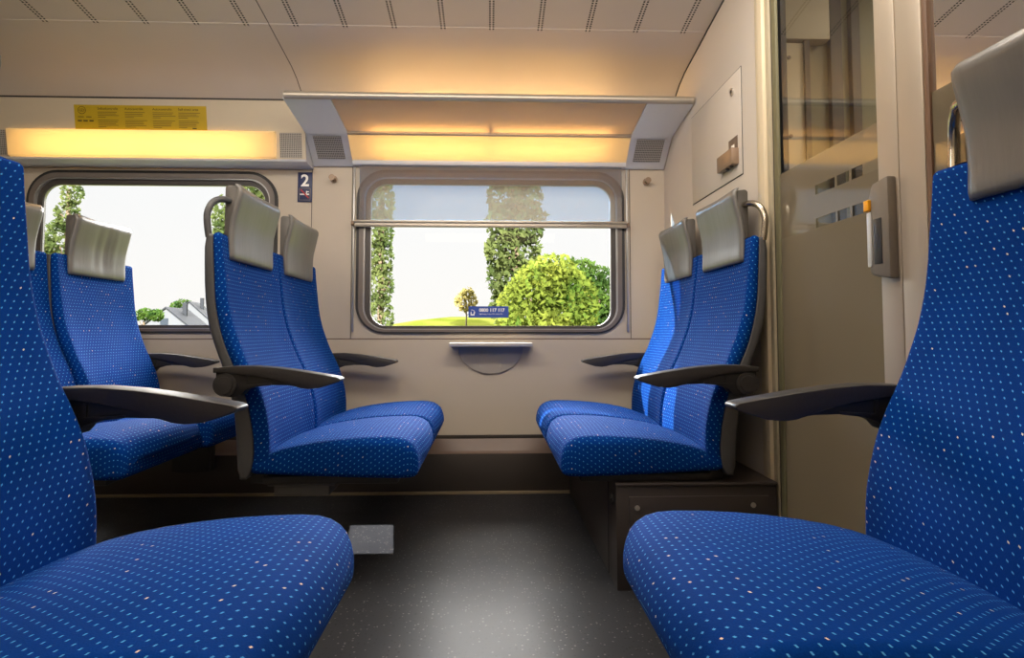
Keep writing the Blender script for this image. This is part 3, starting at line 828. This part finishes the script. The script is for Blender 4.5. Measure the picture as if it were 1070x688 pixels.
# ------------------------------------------------------------------ LUGGAGE RACK with lamps
t = thing('luggage_rack', 'wide pale luggage rack with built-in warm lamps above the centre window', 'luggage rack', (0, 2.64, 1.6))
oy, oz = -2.64, -1.6
def L(p): return (p[0] + oy, p[1] + oz)
bm = bmesh.new()
pr = []
for k in range(16):
    a = 2 * PI * k / 16
    pr.append(L((2.412 + 0.016 * math.cos(a), 1.668 + 0.0155 * math.sin(a))))
b_prism(bm, pr, 0, -0.816, 0.822); part('front_bar', bm, M['bar'], t, 50)
bm = bmesh.new(); b_prism(bm, [L(p) for p in ((2.425, 1.664), (2.425, 1.660), (2.704, 1.621), (2.704, 1.625))], 0, -0.636, 0.636)
part('shelf_panel', bm, M['shelf'], t, None, 'frosted shelf panel lit from behind')
for x0, x1 in ((-0.822, -0.636), (0.636, 0.824)):
    bm = bmesh.new(); b_prism(bm, [L(p) for p in ((2.412, 1.662), (2.412, 1.653), (2.712, 1.612), (2.845, 1.502), (2.857, 1.502), (2.857, 1.53), (2.73, 1.630))], 0, x0, x1, 0.001)
    sp = part('side_panel', bm, M['rack'], t, 30)
    # perforated speaker field on the sloping lower face
    g = bmesh.new(); m0 = x0 + 0.030; m1 = x1 - 0.030
    a = Vector((0, 2.72 + oy, 1.605 + oz)); b = Vector((0, 2.828 + oy, 1.516 + oz)); nrm = Vector((0, -0.637, -0.771)) * 0.0025
    def PT(x, q): p = a.lerp(b, q); return (x, p.y + nrm.y, p.z + nrm.z)
    quad(g, PT(m0, 0.0), PT(m1, 0.0), PT(m1, 0.86), PT(m0, 0.86)); part('speaker_grille', g, M['perf'], sp, None)
bm = bmesh.new(); b_prism(bm, [L(p) for p in ((2.702, 1.627), (2.702, 1.612), (2.712, 1.608), (2.716, 1.626))], 0, -0.636, 0.636); part('shelf_rail', bm, M['bar'], t, 30)
bm = bmesh.new(); b_prism(bm, [L(p) for p in ((2.712, 1.609), (2.815, 1.520), (2.817, 1.523), (2.715, 1.612))], 0, -0.636, 0.636); part('lamp_diffuser', bm, M['diff'], t, None, 'glowing warm lamp diffuser')
bm = bmesh.new(); b_prism(bm, [L(p) for p in ((2.812, 1.524), (2.818, 1.504), (2.857, 1.502), (2.857, 1.524))], 0, -0.636, 0.636, 0.001); part('lower_rail', bm, M['rack'], t, 30)
for x0, x1 in ((-0.53, -0.018), (0.022, 0.535)):
    bm = bmesh.new(); b_cyl(bm, (x0, 2.692 + oy, 1.650 + oz), (x1, 2.692 + oy, 1.650 + oz), 0.012, 12); part('lamp_tube', bm, M['tube'], t, 60)
for x0, x1 in ((-0.53, -0.018), (0.022, 0.535)):
    bm = bmesh.new(); b_cyl(bm, (x0, 2.793 + oy, 1.598 + oz), (x1, 2.793 + oy, 1.598 + oz), 0.0058, 12); part('lamp_tube', bm, M['tube2'], t, 60)
bm = bmesh.new()
cvr = [(2.628, 1.648), (2.645, 1.668), (2.67, 1.682), (2.70, 1.686), (2.73, 1.680), (2.752, 1.664), (2.765, 1.644)]
b_prism(bm, [L(p) for p in cvr] + [L((p[0] + (p[0] - 2.695) * 0.04, p[1] + 0.0025)) for p in reversed(cvr)], 0, -0.56, 0.56); part('glow_shield', bm, M['cover'], t, None)  # hidden film added over the tubes to dim their glow on the cove
bm = bmesh.new(); b_box(bm, (-0.007, 2.66 + oy, 1.630 + oz), (0.011, 2.72 + oy, 1.675 + oz), 0.002); part('lamp_socket', bm, M['rack'], t)

# wall light of the left bay
t = thing('wall_light', 'long glowing wall light in a beige housing above the left window', 'light', (-1.6, 2.76, 1.6))
ox, oy, oz = 1.6, -2.76, -1.6
bm = bmesh.new()
prof = [(2.70, 1.757), (2.742, 1.503), (2.757, 1.496), (2.858, 1.492), (2.858, 1.53), (2.84, 1.60), (2.79, 1.67), (2.725, 1.732)]
# front shell is left open behind the diffuser: build face strips around the opening
xa, xb = LX + 0.002, -0.825
da, db = -2.115, -0.955
def fy(z): return 2.70 + (1.757 - z) / (1.757 - 1.503) * 0.042
def strip(x0, x1, z0, z1): b_prism(bm, [(fy(z0) + oy, z0 + oz), (fy(z1) + oy, z1 + oz), (fy(z1) + 0.004 + oy, z1 + oz), (fy(z0) + 0.004 + oy, z0 + oz)], 0, x0 + ox, x1 + ox)
strip(xa, xb, 1.622, 1.757); strip(xa, da, 1.503, 1.622); strip(db, xb, 1.503, 1.622)
part('housing', bm, M['housing'], t, 30)
bm = bmesh.new(); b_prism(bm, [(2.694 + oy, 1.7545 + oz), (2.700 + oy, 1.7545 + oz), (2.700 + oy, 1.762 + oz), (2.692 + oy, 1.762 + oz)], 0, xa + ox, xb + ox); part('top_gap', bm, M['rubber'], t, None)
bm = bmesh.new(); b_prism(bm, [(y + oy, z + oz) for y, z in ((2.742, 1.503), (2.746, 1.495), (2.76, 1.490), (2.858, 1.488), (2.858, 1.494), (2.745, 1.504))], 0, xa + ox, xb + ox)
b_prism(bm, [(y + oy, z + oz) for y, z in ((2.70, 1.757), (2.742, 1.503), (2.858, 1.492), (2.858, 1.53), (2.79, 1.665))], 0, xb - 0.002 + ox, xb + ox)
part('lower_rail', bm, M['rack'], t, 30)
bm = bmesh.new()
b_prism(bm, [(y + oy, z + oz) for y, z in ((fy(1.622) - 0.014, 1.617), (fy(1.622), 1.623), (fy(1.622) + 0.003, 1.620), (fy(1.622) - 0.011, 1.6135), (fy(1.504) - 0.012, 1.509), (fy(1.504), 1.5055), (fy(1.504), 1.503), (fy(1.504) - 0.015, 1.507))], 0, da + ox, db + ox)
part('lamp_diffuser', bm, M['diff'], t, None, 'glowing warm lamp diffuser')
for x0, x1 in ((-2.04, -1.555), (-1.525, -1.03)):
    bm = bmesh.new(); b_cyl(bm, (x0 + ox, 2.785 + oy, 1.565 + oz), (x1 + ox, 2.785 + oy, 1.565 + oz), 0.012, 12); part('lamp_tube', bm, M['tube2'], t, 60)
for x0, x1 in ((-0.940, -0.842), (-2.230, -2.128)):
    g = bmesh.new(); z0, z1 = 1.508, 1.617
    quad(g, (x0 + ox, fy(z0) - 0.001 + oy, z0 + oz), (x1 + ox, fy(z0) - 0.001 + oy, z0 + oz), (x1 + ox, fy(z1) - 0.001 + oy, z1 + oz), (x0 + ox, fy(z1) - 0.001 + oy, z1 + oz))
    part('speaker_grille', g, M['perf'], t, None)

# yellow notice on the housing
tilt = math.atan2(0.042, 0.254)
t = thing('notice', 'wide yellow notice with columns of small text above the left wall light', 'notice', (-1.54, fy(1.673) - 0.002, 1.673))
t.rotation_euler = (PI / 2 + tilt, 0, 0)     # local x right, local y up, local z out of the wall
bm = bmesh.new(); w, hh = 0.285, 0.053
b_box(bm, (-w, -hh, -0.001), (w, hh, 0.0006)); part('sheet', bm, M['yellow'], t, None)
Z0 = 0.0008
for x, s in ((-0.185, 'Selbstkontrolle'), (-0.068, 'Autocontrôle'), (0.052, 'Autocontrollo'), (0.163, 'Self-check area')):
    text('heading', s, 0.0145, M['ink'], t, (x, 0.033, Z0), (0, 0, 0), extr=0.0001)
    bm = bmesh.new(); yy = 0.024
    for i in range(9):
        if i == 4: yy -= 0.006
        b_box(bm, (x, yy - 0.0028, Z0 - 0.0004), (x + random.uniform(0.075, 0.1) * (0.45 if i in (3, 8) else 1), yy, Z0 + 0.0001)); yy -= 0.0072
    part('text_lines', bm, M['ink2'], t, None)
bm = bmesh.new(); ring_n = 28
for a in range(ring_n):
    a0, a1 = 2 * PI * a / ring_n, 2 * PI * (a + 1) / ring_n
    P = lambda r, q: (-0.252 + r * 1.05 * math.cos(q), 0.030 + r * math.sin(q), Z0)
    quad(bm, P(0.0165, a0), P(0.0165, a1), P(0.0145, a1), P(0.0145, a0))
    E = lambda r, q: (-0.252 + r * 1.0 * math.cos(q), 0.030 + r * 0.6 * math.sin(q), Z0)
    quad(bm, E(0.0115, a0), E(0.0115, a1), E(0.0095, a1), E(0.0095, a0))
    quad(bm, E(0.005, a0), E(0.005, a1), E(0.0, a1), E(0.0, a0)) if a % 2 == 0 else None
bmesh.ops.remove_doubles(bm, verts=bm.verts, dist=1e-6)
part('eye_emblem', bm, M['ink'], t, None)
for x0, x1, z0, z1 in ((-0.272, -0.254, -0.018, -0.0125), (-0.248, -0.229, -0.018, -0.0125), (-0.222, -0.204, -0.018, -0.0125), (-0.27, -0.245, 0.0, 0.003), (-0.235, -0.212, 0.0, 0.003), (0.222, 0.24, -0.046, -0.041)):
    bm = bmesh.new(); b_box(bm, (x0, z0, Z0 - 0.0004), (x1, z1, Z0 + 0.0001)); part('caption_line', bm, M['ink'], t, None)

# class sign with the 2 and the no-smoking field
t = thing('class_sign', 'small navy sign with a white 2 and no-smoking symbol on the wall', 'sign', (-0.863, WY - 0.003, 1.404))
t.rotation_euler = (PI / 2, 0, 0)
bm = bmesh.new(); b_box(bm, (-0.0335, -0.070, 0.0), (0.0335, 0.070, 0.002), 0.0008); part('plate', bm, M['signblue'], t)
text('numeral', '2', 0.078, M['white'], t, (0, 0.005, 0.0022), (0, 0, 0), 'CENTER', offset=0.0016)
bm = bmesh.new()
for lo, hi in (((-0.026, -0.007), (0.026, -0.0045)), ((-0.026, -0.062), (0.026, -0.0595)), ((-0.026, -0.062), (-0.0235, -0.0045)), ((0.0235, -0.062), (0.026, -0.0045))):
    b_box(bm, lo + (0.0018,), hi + (0.0026,))
part('symbol_border', bm, M['gasket'], t, None)
bm = bmesh.new(); b_box(bm, (-0.022, -0.037, 0.0018), (0.002, -0.031, 0.0027)); b_box(bm, (0.004, -0.037, 0.0018), (0.020, -0.031, 0.0027)); b_box(bm, (0.006, -0.030, 0.0018), (0.010, -0.018, 0.0027)); b_box(bm, (0.010, -0.024, 0.0018), (0.019, -0.020, 0.0027))
part('cigarette_symbol', bm, M['white'], t, None)
bm = bmesh.new(); pts = [(-0.021, -0.014), (-0.016, -0.010), (0.021, -0.050), (0.016, -0.054)]
A = [bm.verts.new((x, y, 0.0029)) for x, y in pts]; bm.faces.new(A); part('red_bar', bm, M['red'], t, None)

# coat hooks
for x, lab in ((-0.731, 'small round metal coat knob on the wall left of the centre window'), (0.742, 'small round metal coat knob on the wall right of the centre window')):
    t = thing('coat_hook', lab, 'coat hook', (x, WY, 1.443), 'coat knobs beside the window')
    bm = bmesh.new(); b_cyl(bm, (0, -0.006, 0), (0, 0.0, 0), 0.017, 20); part('base', bm, M['lockgrey'], t)
    bm = bmesh.new(); b_cyl(bm, (0, -0.036, 0), (0, -0.004, 0), 0.011, 20, 0.009); b_cyl(bm, (0, -0.042, 0), (0, -0.034, 0), 0.014, 20, 0.013); part('knob', bm, M['lockgrey'], t)

# roller blind over the upper window
t = thing('roller_blind', 'half-lowered grey translucent roller blind with pale bottom rail in the centre window', 'blind', (0.006, WY - 0.03, 1.23))
bm = bmesh.new(); b_box(bm, (-0.612, 0.0, 0.006), (0.612, 0.0012, 0.272)); part('foil', bm, M['blind'], t, None)
bm = bmesh.new(); b_box(bm, (-0.634, -0.012, 0.004), (0.634, 0.008, 0.016), 0.003); b_box(bm, (-0.634, -0.008, -0.016), (0.634, 0.006, 0.004), 0.004)
part('bottom_rail', bm, M['bar'], t)
for s in (-1, 1):
    bm = bmesh.new(); b_cyl(bm, (s * 0.634, -0.002, 0), (s * 0.646, -0.002, 0), 0.012, 14); part('end_cap', bm, M['lockgrey'], t)
    bm = bmesh.new(); b_box(bm, (s * 0.640 - 0.004, 0.016, -0.50), (s * 0.640 + 0.004, 0.029, 0.272), 0.002); part('guide_rail', bm, M['alu'], t)

# folding table at the wall
t = thing('wall_table', 'small silver-edged ledge table on a half-round bracket below the centre window', 'table', (0.004, WY, 0.672))
bm = bmesh.new(); b_box(bm, (-0.187, -0.11, -0.008), (0.187, -0.003, 0.010), 0.003); part('table_top', bm, M['table'], t)
bm = bmesh.new(); hp = [(0.150 * math.cos(PI + PI * k / 24), -0.008 + 0.128 * math.sin(PI + PI * k / 24)) for k in range(25)]
b_prism(bm, hp, 1, -0.016, -0.004, 0.003); part('bracket', bm, M['tablebr'], t)
for x, z in ((-0.045, -0.045), (0.045, -0.045), (-0.045, -0.098), (0.045, -0.098)):
    bm = bmesh.new(); b_cyl(bm, (x, -0.0185, z), (x, -0.015, z), 0.0075, 14); part('screw', bm, M['tablebr'], t)

# sticker on the window pane
t = thing('window_sticker', 'small blue telephone-number sticker low on the centre window pane', 'sticker', (-0.007, WY + 0.0180, 0.823))
t.rotation_euler = (PI / 2, 0, 0)
bm = bmesh.new(); b_box(bm, (-0.094, -0.027, 0.0), (0.094, 0.027, 0.0012)); part('sheet', bm, M['navy'], t, None)
text('telephone_number', '0800 117 117', 0.0215, M['white'], t, (-0.044, 0.002, 0.0013), (0, 0, 0), extr=0.0001, offset=0.0007)
text('small_print', 'SBB Polizei, Police CFF, Polizia FFS', 0.0078, M['white'], t, (-0.044, -0.012, 0.0013), (0, 0, 0), extr=0.0001)
bm = bmesh.new()
for lo, hi in (((-0.084, -0.016), (-0.066, -0.010)), ((-0.084, -0.010), (-0.080, 0.002)), ((-0.070, -0.010), (-0.066, 0.000))): b_box(bm, lo + (0.001,), hi + (0.0015,))
for k in range(6):
    a0, a1 = -0.2 + k * 0.35, -0.2 + (k + 1) * 0.35
    P = lambda r, a: (-0.078 + r * math.cos(a), -0.004 + r * math.sin(a), 0.0014)
    quad(bm, P(0.015, a0), P(0.015, a1), P(0.0125, a1), P(0.0125, a0))
part('telephone_emblem', bm, M['white'], t, None)

# ------------------------------------------------------------------ OUTSIDE
def terrain():
    bm = bmesh.new(); nx, ny = 40, 26; V = []
    for j in range(ny + 1):
        row = []
        y = 5 + 175 * (j / ny) ** 2
        for i in range(nx + 1):
            x = (-1.15 + 1.9 * i / nx) * (y + 4)
            right = 1 / (1 + math.exp(-(x / y + 0.24) * 30))
            bank = 0.90 * math.exp(-((y - 26) / 9) ** 2) + 3.9 * (1 - math.exp(-((y - 5) / 18) ** 2))
            z = -2.6 + right * bank + 0.06 * math.sin(x * 1.3) * math.cos(y * 0.7)
            row.append(bm.verts.new((x, y, z)))
        V.append(row)
    for j in range(ny):
        for i in range(nx): bm.faces.new((V[j][i], V[j][i + 1], V[j + 1][i + 1], V[j + 1][i]))
    return bm_mesh('ground_outside', bm, 60)
g = struct('ground_outside', terrain(), M['field'])

def ground_z(x, y):
    right = 1 / (1 + math.exp(-(x / y + 0.24) * 30))
    return -2.6 + right * (0.90 * math.exp(-((y - 26) / 9) ** 2) + 3.9 * (1 - math.exp(-((y - 5) / 18) ** 2)))

def tree(name, label, cat, x, y, blobs, n, leaf, mat, trunk_r, seed, trunk_top):
    rnd = random.Random(seed); gz = ground_z(x, y)
    t = thing(name, label, cat, (x, y, gz))
    verts, faces = [], []
    vol = [b[3] * b[4] * b[5] for b in blobs]; tot = sum(vol)
    for b, vv in zip(blobs, vol):
        for _ in range(max(40, int(n * vv / tot))):
            while True:
                p = Vector((rnd.uniform(-1, 1), rnd.uniform(-1, 1), rnd.uniform(-1, 1)))
                if 0.12 < p.length < 1: break
            p = p.normalized() * p.length ** 0.5
            c = Vector((b[0] + p.x * b[3], b[1] + p.y * b[4], b[2] - gz + p.z * b[5]))
            u = Vector((rnd.gauss(0, 1), rnd.gauss(0, 1), rnd.gauss(0, 1))).normalized(); w = u.orthogonal().normalized()
            w = Matrix.Rotation(rnd.uniform(0, 6.28), 3, u) @ w; q = u.cross(w)
            s = leaf * rnd.uniform(0.6, 1.3)
            k = len(verts)
            verts += [c - w * s, c - q * s * 0.55, c + w * s, c + q * s * 0.55]; faces.append((k, k + 1, k + 2, k + 3))
    me = bpy.data.meshes.new('crown'); me.from_pydata([tuple(v) for v in verts], [], faces)
    link('crown', me, mat, t)
    bm = bmesh.new(); b_tube(bm, [(0, 0, -0.1), (0.02, 0, (trunk_top - gz) * 0.4), (0.0, 0.03, (trunk_top - gz) * 0.8), (0.02, 0, trunk_top - gz)], trunk_r, 10)
    for k in range(5):
        z = (trunk_top - gz) * (0.45 + 0.1 * k); a = k * 2.4
        q_ = min(1.0, blobs[0][3] * 1.5); b_tube(bm, [(0, 0, z), (0.3 * q_ * math.cos(a), 0.3 * q_ * math.sin(a), z + 0.3 * q_), (0.5 * q_ * math.cos(a), 0.5 * q_ * math.sin(a), z + 0.7 * q_)], trunk_r * 0.35, 6)
    part('trunk', bm, M['bark'], t, 60)
    return t
def fx(px, y): return (px - 512) / 640 * y
def fz(py, y): return 0.73 + (347 - py) / 640 * y
K = lambda px, y: round(fx(px, y), 2)
# tall poplar seen at the left edge of the centre window
Y = 18.0
tree('poplar_tree', 'tall thin poplar at the left edge of the centre window view', 'tree', K(398, Y), Y,
     [(0, 0, fz(y, Y), 14 / 640 * Y, 0.5, 22 / 640 * Y) for y in (330, 300, 270, 240, 210, 180, 150)], 2600, 0.085, M['leafA'], 0.09, 1, fz(190, Y))
Y = 17.0
tree('poplar_tree', 'tall broad poplar behind the lime bush in the centre window view', 'tree', K(538, Y), Y,
     [(dx / 640 * Y, 0, fz(y, Y), w / 640 * Y, 0.7, 26 / 640 * Y) for dx, y, w in ((-8, 320, 18), (-6, 290, 24), (-2, 262, 30), (2, 232, 33), (0, 205, 30), (-2, 178, 26), (-2, 150, 20))], 4200, 0.10, M['leafA'], 0.13, 2, fz(170, Y))
Y = 13.0
tree('lime_bush', 'big lime-green rounded bush right of the sticker in the window view', 'bush', K(566, Y), Y,
     [(dx / 640 * Y, dy, fz(y, Y), w / 640 * Y, 0.8, h / 640 * Y) for dx, dy, y, w, h in ((-18, 0, 326, 30, 36), (-2, -0.2, 302, 30, 30), (12, 0, 285, 26, 20), (26, 0.2, 320, 36, 44), (-10, -0.4, 345, 40, 24))], 5200, 0.075, M['leafB'], 0.06, 3, fz(300, Y))
Y = 16.0
tree('dark_bush', 'darker green bush at the right edge of the centre window view', 'bush', K(622, Y), Y,
     [(dx / 640 * Y, dy, fz(y, Y), w / 640 * Y, 0.8, h / 640 * Y) for dx, dy, y, w, h in ((-18, 0, 300, 30, 32), (4, 0.1, 312, 34, 36), (18, 0, 322, 30, 36), (0, -0.2, 340, 40, 30))], 4600, 0.075, M['leafC'], 0.06, 4, fz(300, Y))
Y = 24.0
tree('small_shrub', 'small pale yellowish shrub on the meadow crest left of the sticker', 'bush', K(487, Y), Y,
     [(0, 0, fz(315, Y), 0.45, 0.4, 0.42), (0.05, 0, fz(307, Y), 0.25, 0.3, 0.25)], 500, 0.08, M['leafD'], 0.03, 5, fz(316, Y))
Y = 30.0
tree('poplar_tree', 'slender light poplar seen through the left window', 'tree', K(78, Y), Y,
     [(dx / 640 * Y, 0, fz(y, Y), w / 640 * Y, 0.6, h / 640 * Y) for dx, y, w, h in ((-10, 290, 18, 22), (-6, 255, 17, 24), (0, 228, 11, 16), (4, 204, 9, 12), (4, 180, 7, 14), (-24, 258, 12, 12))], 2400, 0.12, M['leafA'], 0.10, 6, fz(200, Y))
Y = 26.0
tree('poplar_tree', 'tree partly hidden behind the grab handle at the right end of the left window', 'tree', K(246, Y), Y,
     [(dx / 640 * Y, 0, fz(y, Y), w / 640 * Y, 0.6, 20 / 640 * Y) for dx, y, w in ((-12, 240, 7), (-14, 225, 6), (22, 205, 12), (24, 190, 10), (-10, 260, 14), (0, 290, 14))], 1600, 0.12, M['leafA'], 0.10, 8, fz(200, Y))
Y = 128.0
tree('garden_tree', 'dark round tree behind the white houses', 'tree', K(194, Y), Y,
     [(dx / 640 * Y, 0, fz(y, Y), w / 640 * Y, 1.5, h / 640 * Y) for dx, y, w, h in ((-3, 322, 7, 7), (3, 318, 8, 5), (0, 328, 8, 8))], 700, 0.32, M['leafC'], 0.2, 9, fz(320, Y))
tree('hedge_row', 'low row of hedge shrubs beside the white houses', 'hedge', K(158, 78.0), 78.0,
     [(dx / 640 * 78, 0, fz(y, 78), w / 640 * 78, 1.2, h / 640 * 78) for dx, y, w, h in ((-8, 331, 6, 5), (2, 329, 7, 6), (12, 330, 7, 6), (-18, 333, 8, 5))], 800, 0.26, M['leafC'], 0.12, 10, fz(336, 78))

def house(label, px, py, y, hw, slope, rot, length):
    x = fx(px, y); zp = fz(py, y); base = -2.7
    t = thing('house', label, 'house', (x, y, base), 'white gabled houses'); t.rotation_euler = (0, 0, rot)
    H = zp - base; eave = H - hw * slope
    bm = bmesh.new(); b_prism(bm, [(-hw, 0), (hw, 0), (hw, eave), (0, H - 0.15), (-hw, eave)], 1, 0, length); part('walls', bm, M['housewall'], t, None)
    for s in (-1, 1):
        bm = bmesh.new(); e = 0.45
        b_prism(bm, [(0, H - 0.12), (s * (hw + e), eave - e * slope - 0.12), (s * (hw + e), eave - e * slope + 0.12), (0, H + 0.12)], 1, -0.3, length + 0.3); part('roof', bm, M['roof'], t, None)
    bm = bmesh.new(); b_box(bm, (-0.75, -0.06, H - 3.1), (0.35, 0.02, H - 1.6), 0.02); part('window', bm, M['hwin'], t, None)
    bm = bmesh.new(); b_box(bm, (0.9, length * 0.45, H - 1.4), (1.5, length * 0.45 + 0.6, H + 0.9), 0.03); part('chimney', bm, M['roof'], t, None)
house('white gabled house with a small attic window through the left window', 180, 322, 92.0, 3.3, 0.85, 0.14, 9.0)
house('second white gabled house, higher and partly behind the seat back', 203, 316, 112.0, 4.2, 0.95, 0.22, 9.0)

# ------------------------------------------------------------------ LIGHT
w = bpy.data.worlds.new('sky'); scene.world = w; w.use_nodes = True
nt = w.node_tree; bg = nt.nodes['Background']; q = N(nt)
tc = nt.nodes.new('ShaderNodeTexCoord'); sp = nt.nodes.new('ShaderNodeSeparateXYZ'); nt.links.new(tc.outputs['Generated'], sp.inputs[0])
f = q.m('MINIMUM', q.m('MAXIMUM', q.m('MULTIPLY', sp.outputs['Z'], 2.0), 0.0), 1.0)
nt.links.new(q.mix(f, (0.93, 0.90, 0.87, 1), (0.86, 0.90, 0.96, 1)), bg.inputs['Color'])
bg.inputs['Strength'].default_value = 1.12

def sun(name, to_sun, strength, angle, col):
    l = bpy.data.lights.new(name, 'SUN'); l.energy = strength; l.angle = math.radians(angle); l.color = col
    o = bpy.data.objects.new(name, l); COL.objects.link(o)
    o.rotation_euler = Vector(to_sun).to_track_quat('Z', 'Y').to_euler()
    return o
sun('bright_sky', (-0.05, 1.0, 0.74), 23.0, 56, (1.0, 0.97, 0.93))
sun('sun', (-2.6, 1.0, 1.15), 22.0, 0.6, (1.0, 0.95, 0.86))
sun('added_patch_sun', (0.155, -1.0, 0.472), 32.0, 0.12, (1.0, 0.96, 0.9))  # second sun, added to light the floor patch through the wall opening
def area(name, loc, rot, sx, sy, power, col):
    l = bpy.data.lights.new(name, 'AREA'); l.shape = 'RECTANGLE'; l.size = sx; l.size_y = sy; l.energy = power; l.color = col
    o = bpy.data.objects.new(name, l); COL.objects.link(o); o.location = loc; o.rotation_euler = rot; return o
area('vestibule_fill', (1.6, 1.2, 1.90), (0, 0, 0), 0.4, 0.8, 12.0, (1.0, 0.85, 0.65))  # unseen fill added to brighten the space behind the glass door
# unseen fill added for aisle and ceiling, plus rack lamp above the camera
area('aisle_fill', (-0.4, 1.42, 1.90), (math.radians(12), 0, 0), 2.6, 0.3, 27.0, (1.0, 0.90, 0.78))
area('ceiling_fill', (-0.3, 0.45, 1.68), (math.radians(140), 0, 0), 1.8, 0.12, 24.0, (1.0, 0.86, 0.70))
area('near_rack_lamp', (0.0, 0.12, 1.60), (math.radians(35), 0, 0), 1.2, 0.12, 1.2, (1.0, 0.78, 0.5))

# ------------------------------------------------------------------ CAMERA
cam = bpy.data.cameras.new('camera'); co = bpy.data.objects.new('camera', cam); COL.objects.link(co)
cam.sensor_width = 36; cam.lens = 36 * 640 / 1070
cam.clip_start = 0.01; cam.clip_end = 500
ph = math.radians(3.0); th = 0.035873
co.location = (0, 0, 0.73); co.rotation_euler = (PI / 2 + ph, 0, -th)
cam.shift_y = -30.54 / 1070
scene.camera = co

vs = scene.view_settings
scene.display_settings.display_device = 'sRGB'
vs.view_transform = 'Standard'; vs.look = 'None'; vs.gamma = 1.0; vs.exposure = 0.0; vs.use_curve_mapping = False
scene.cycles.use_denoising = True
scene.cycles.max_bounces = 12; scene.cycles.diffuse_bounces = 6; scene.cycles.transparent_max_bounces = 16
scene.cycles.sample_clamp_indirect = 4.0
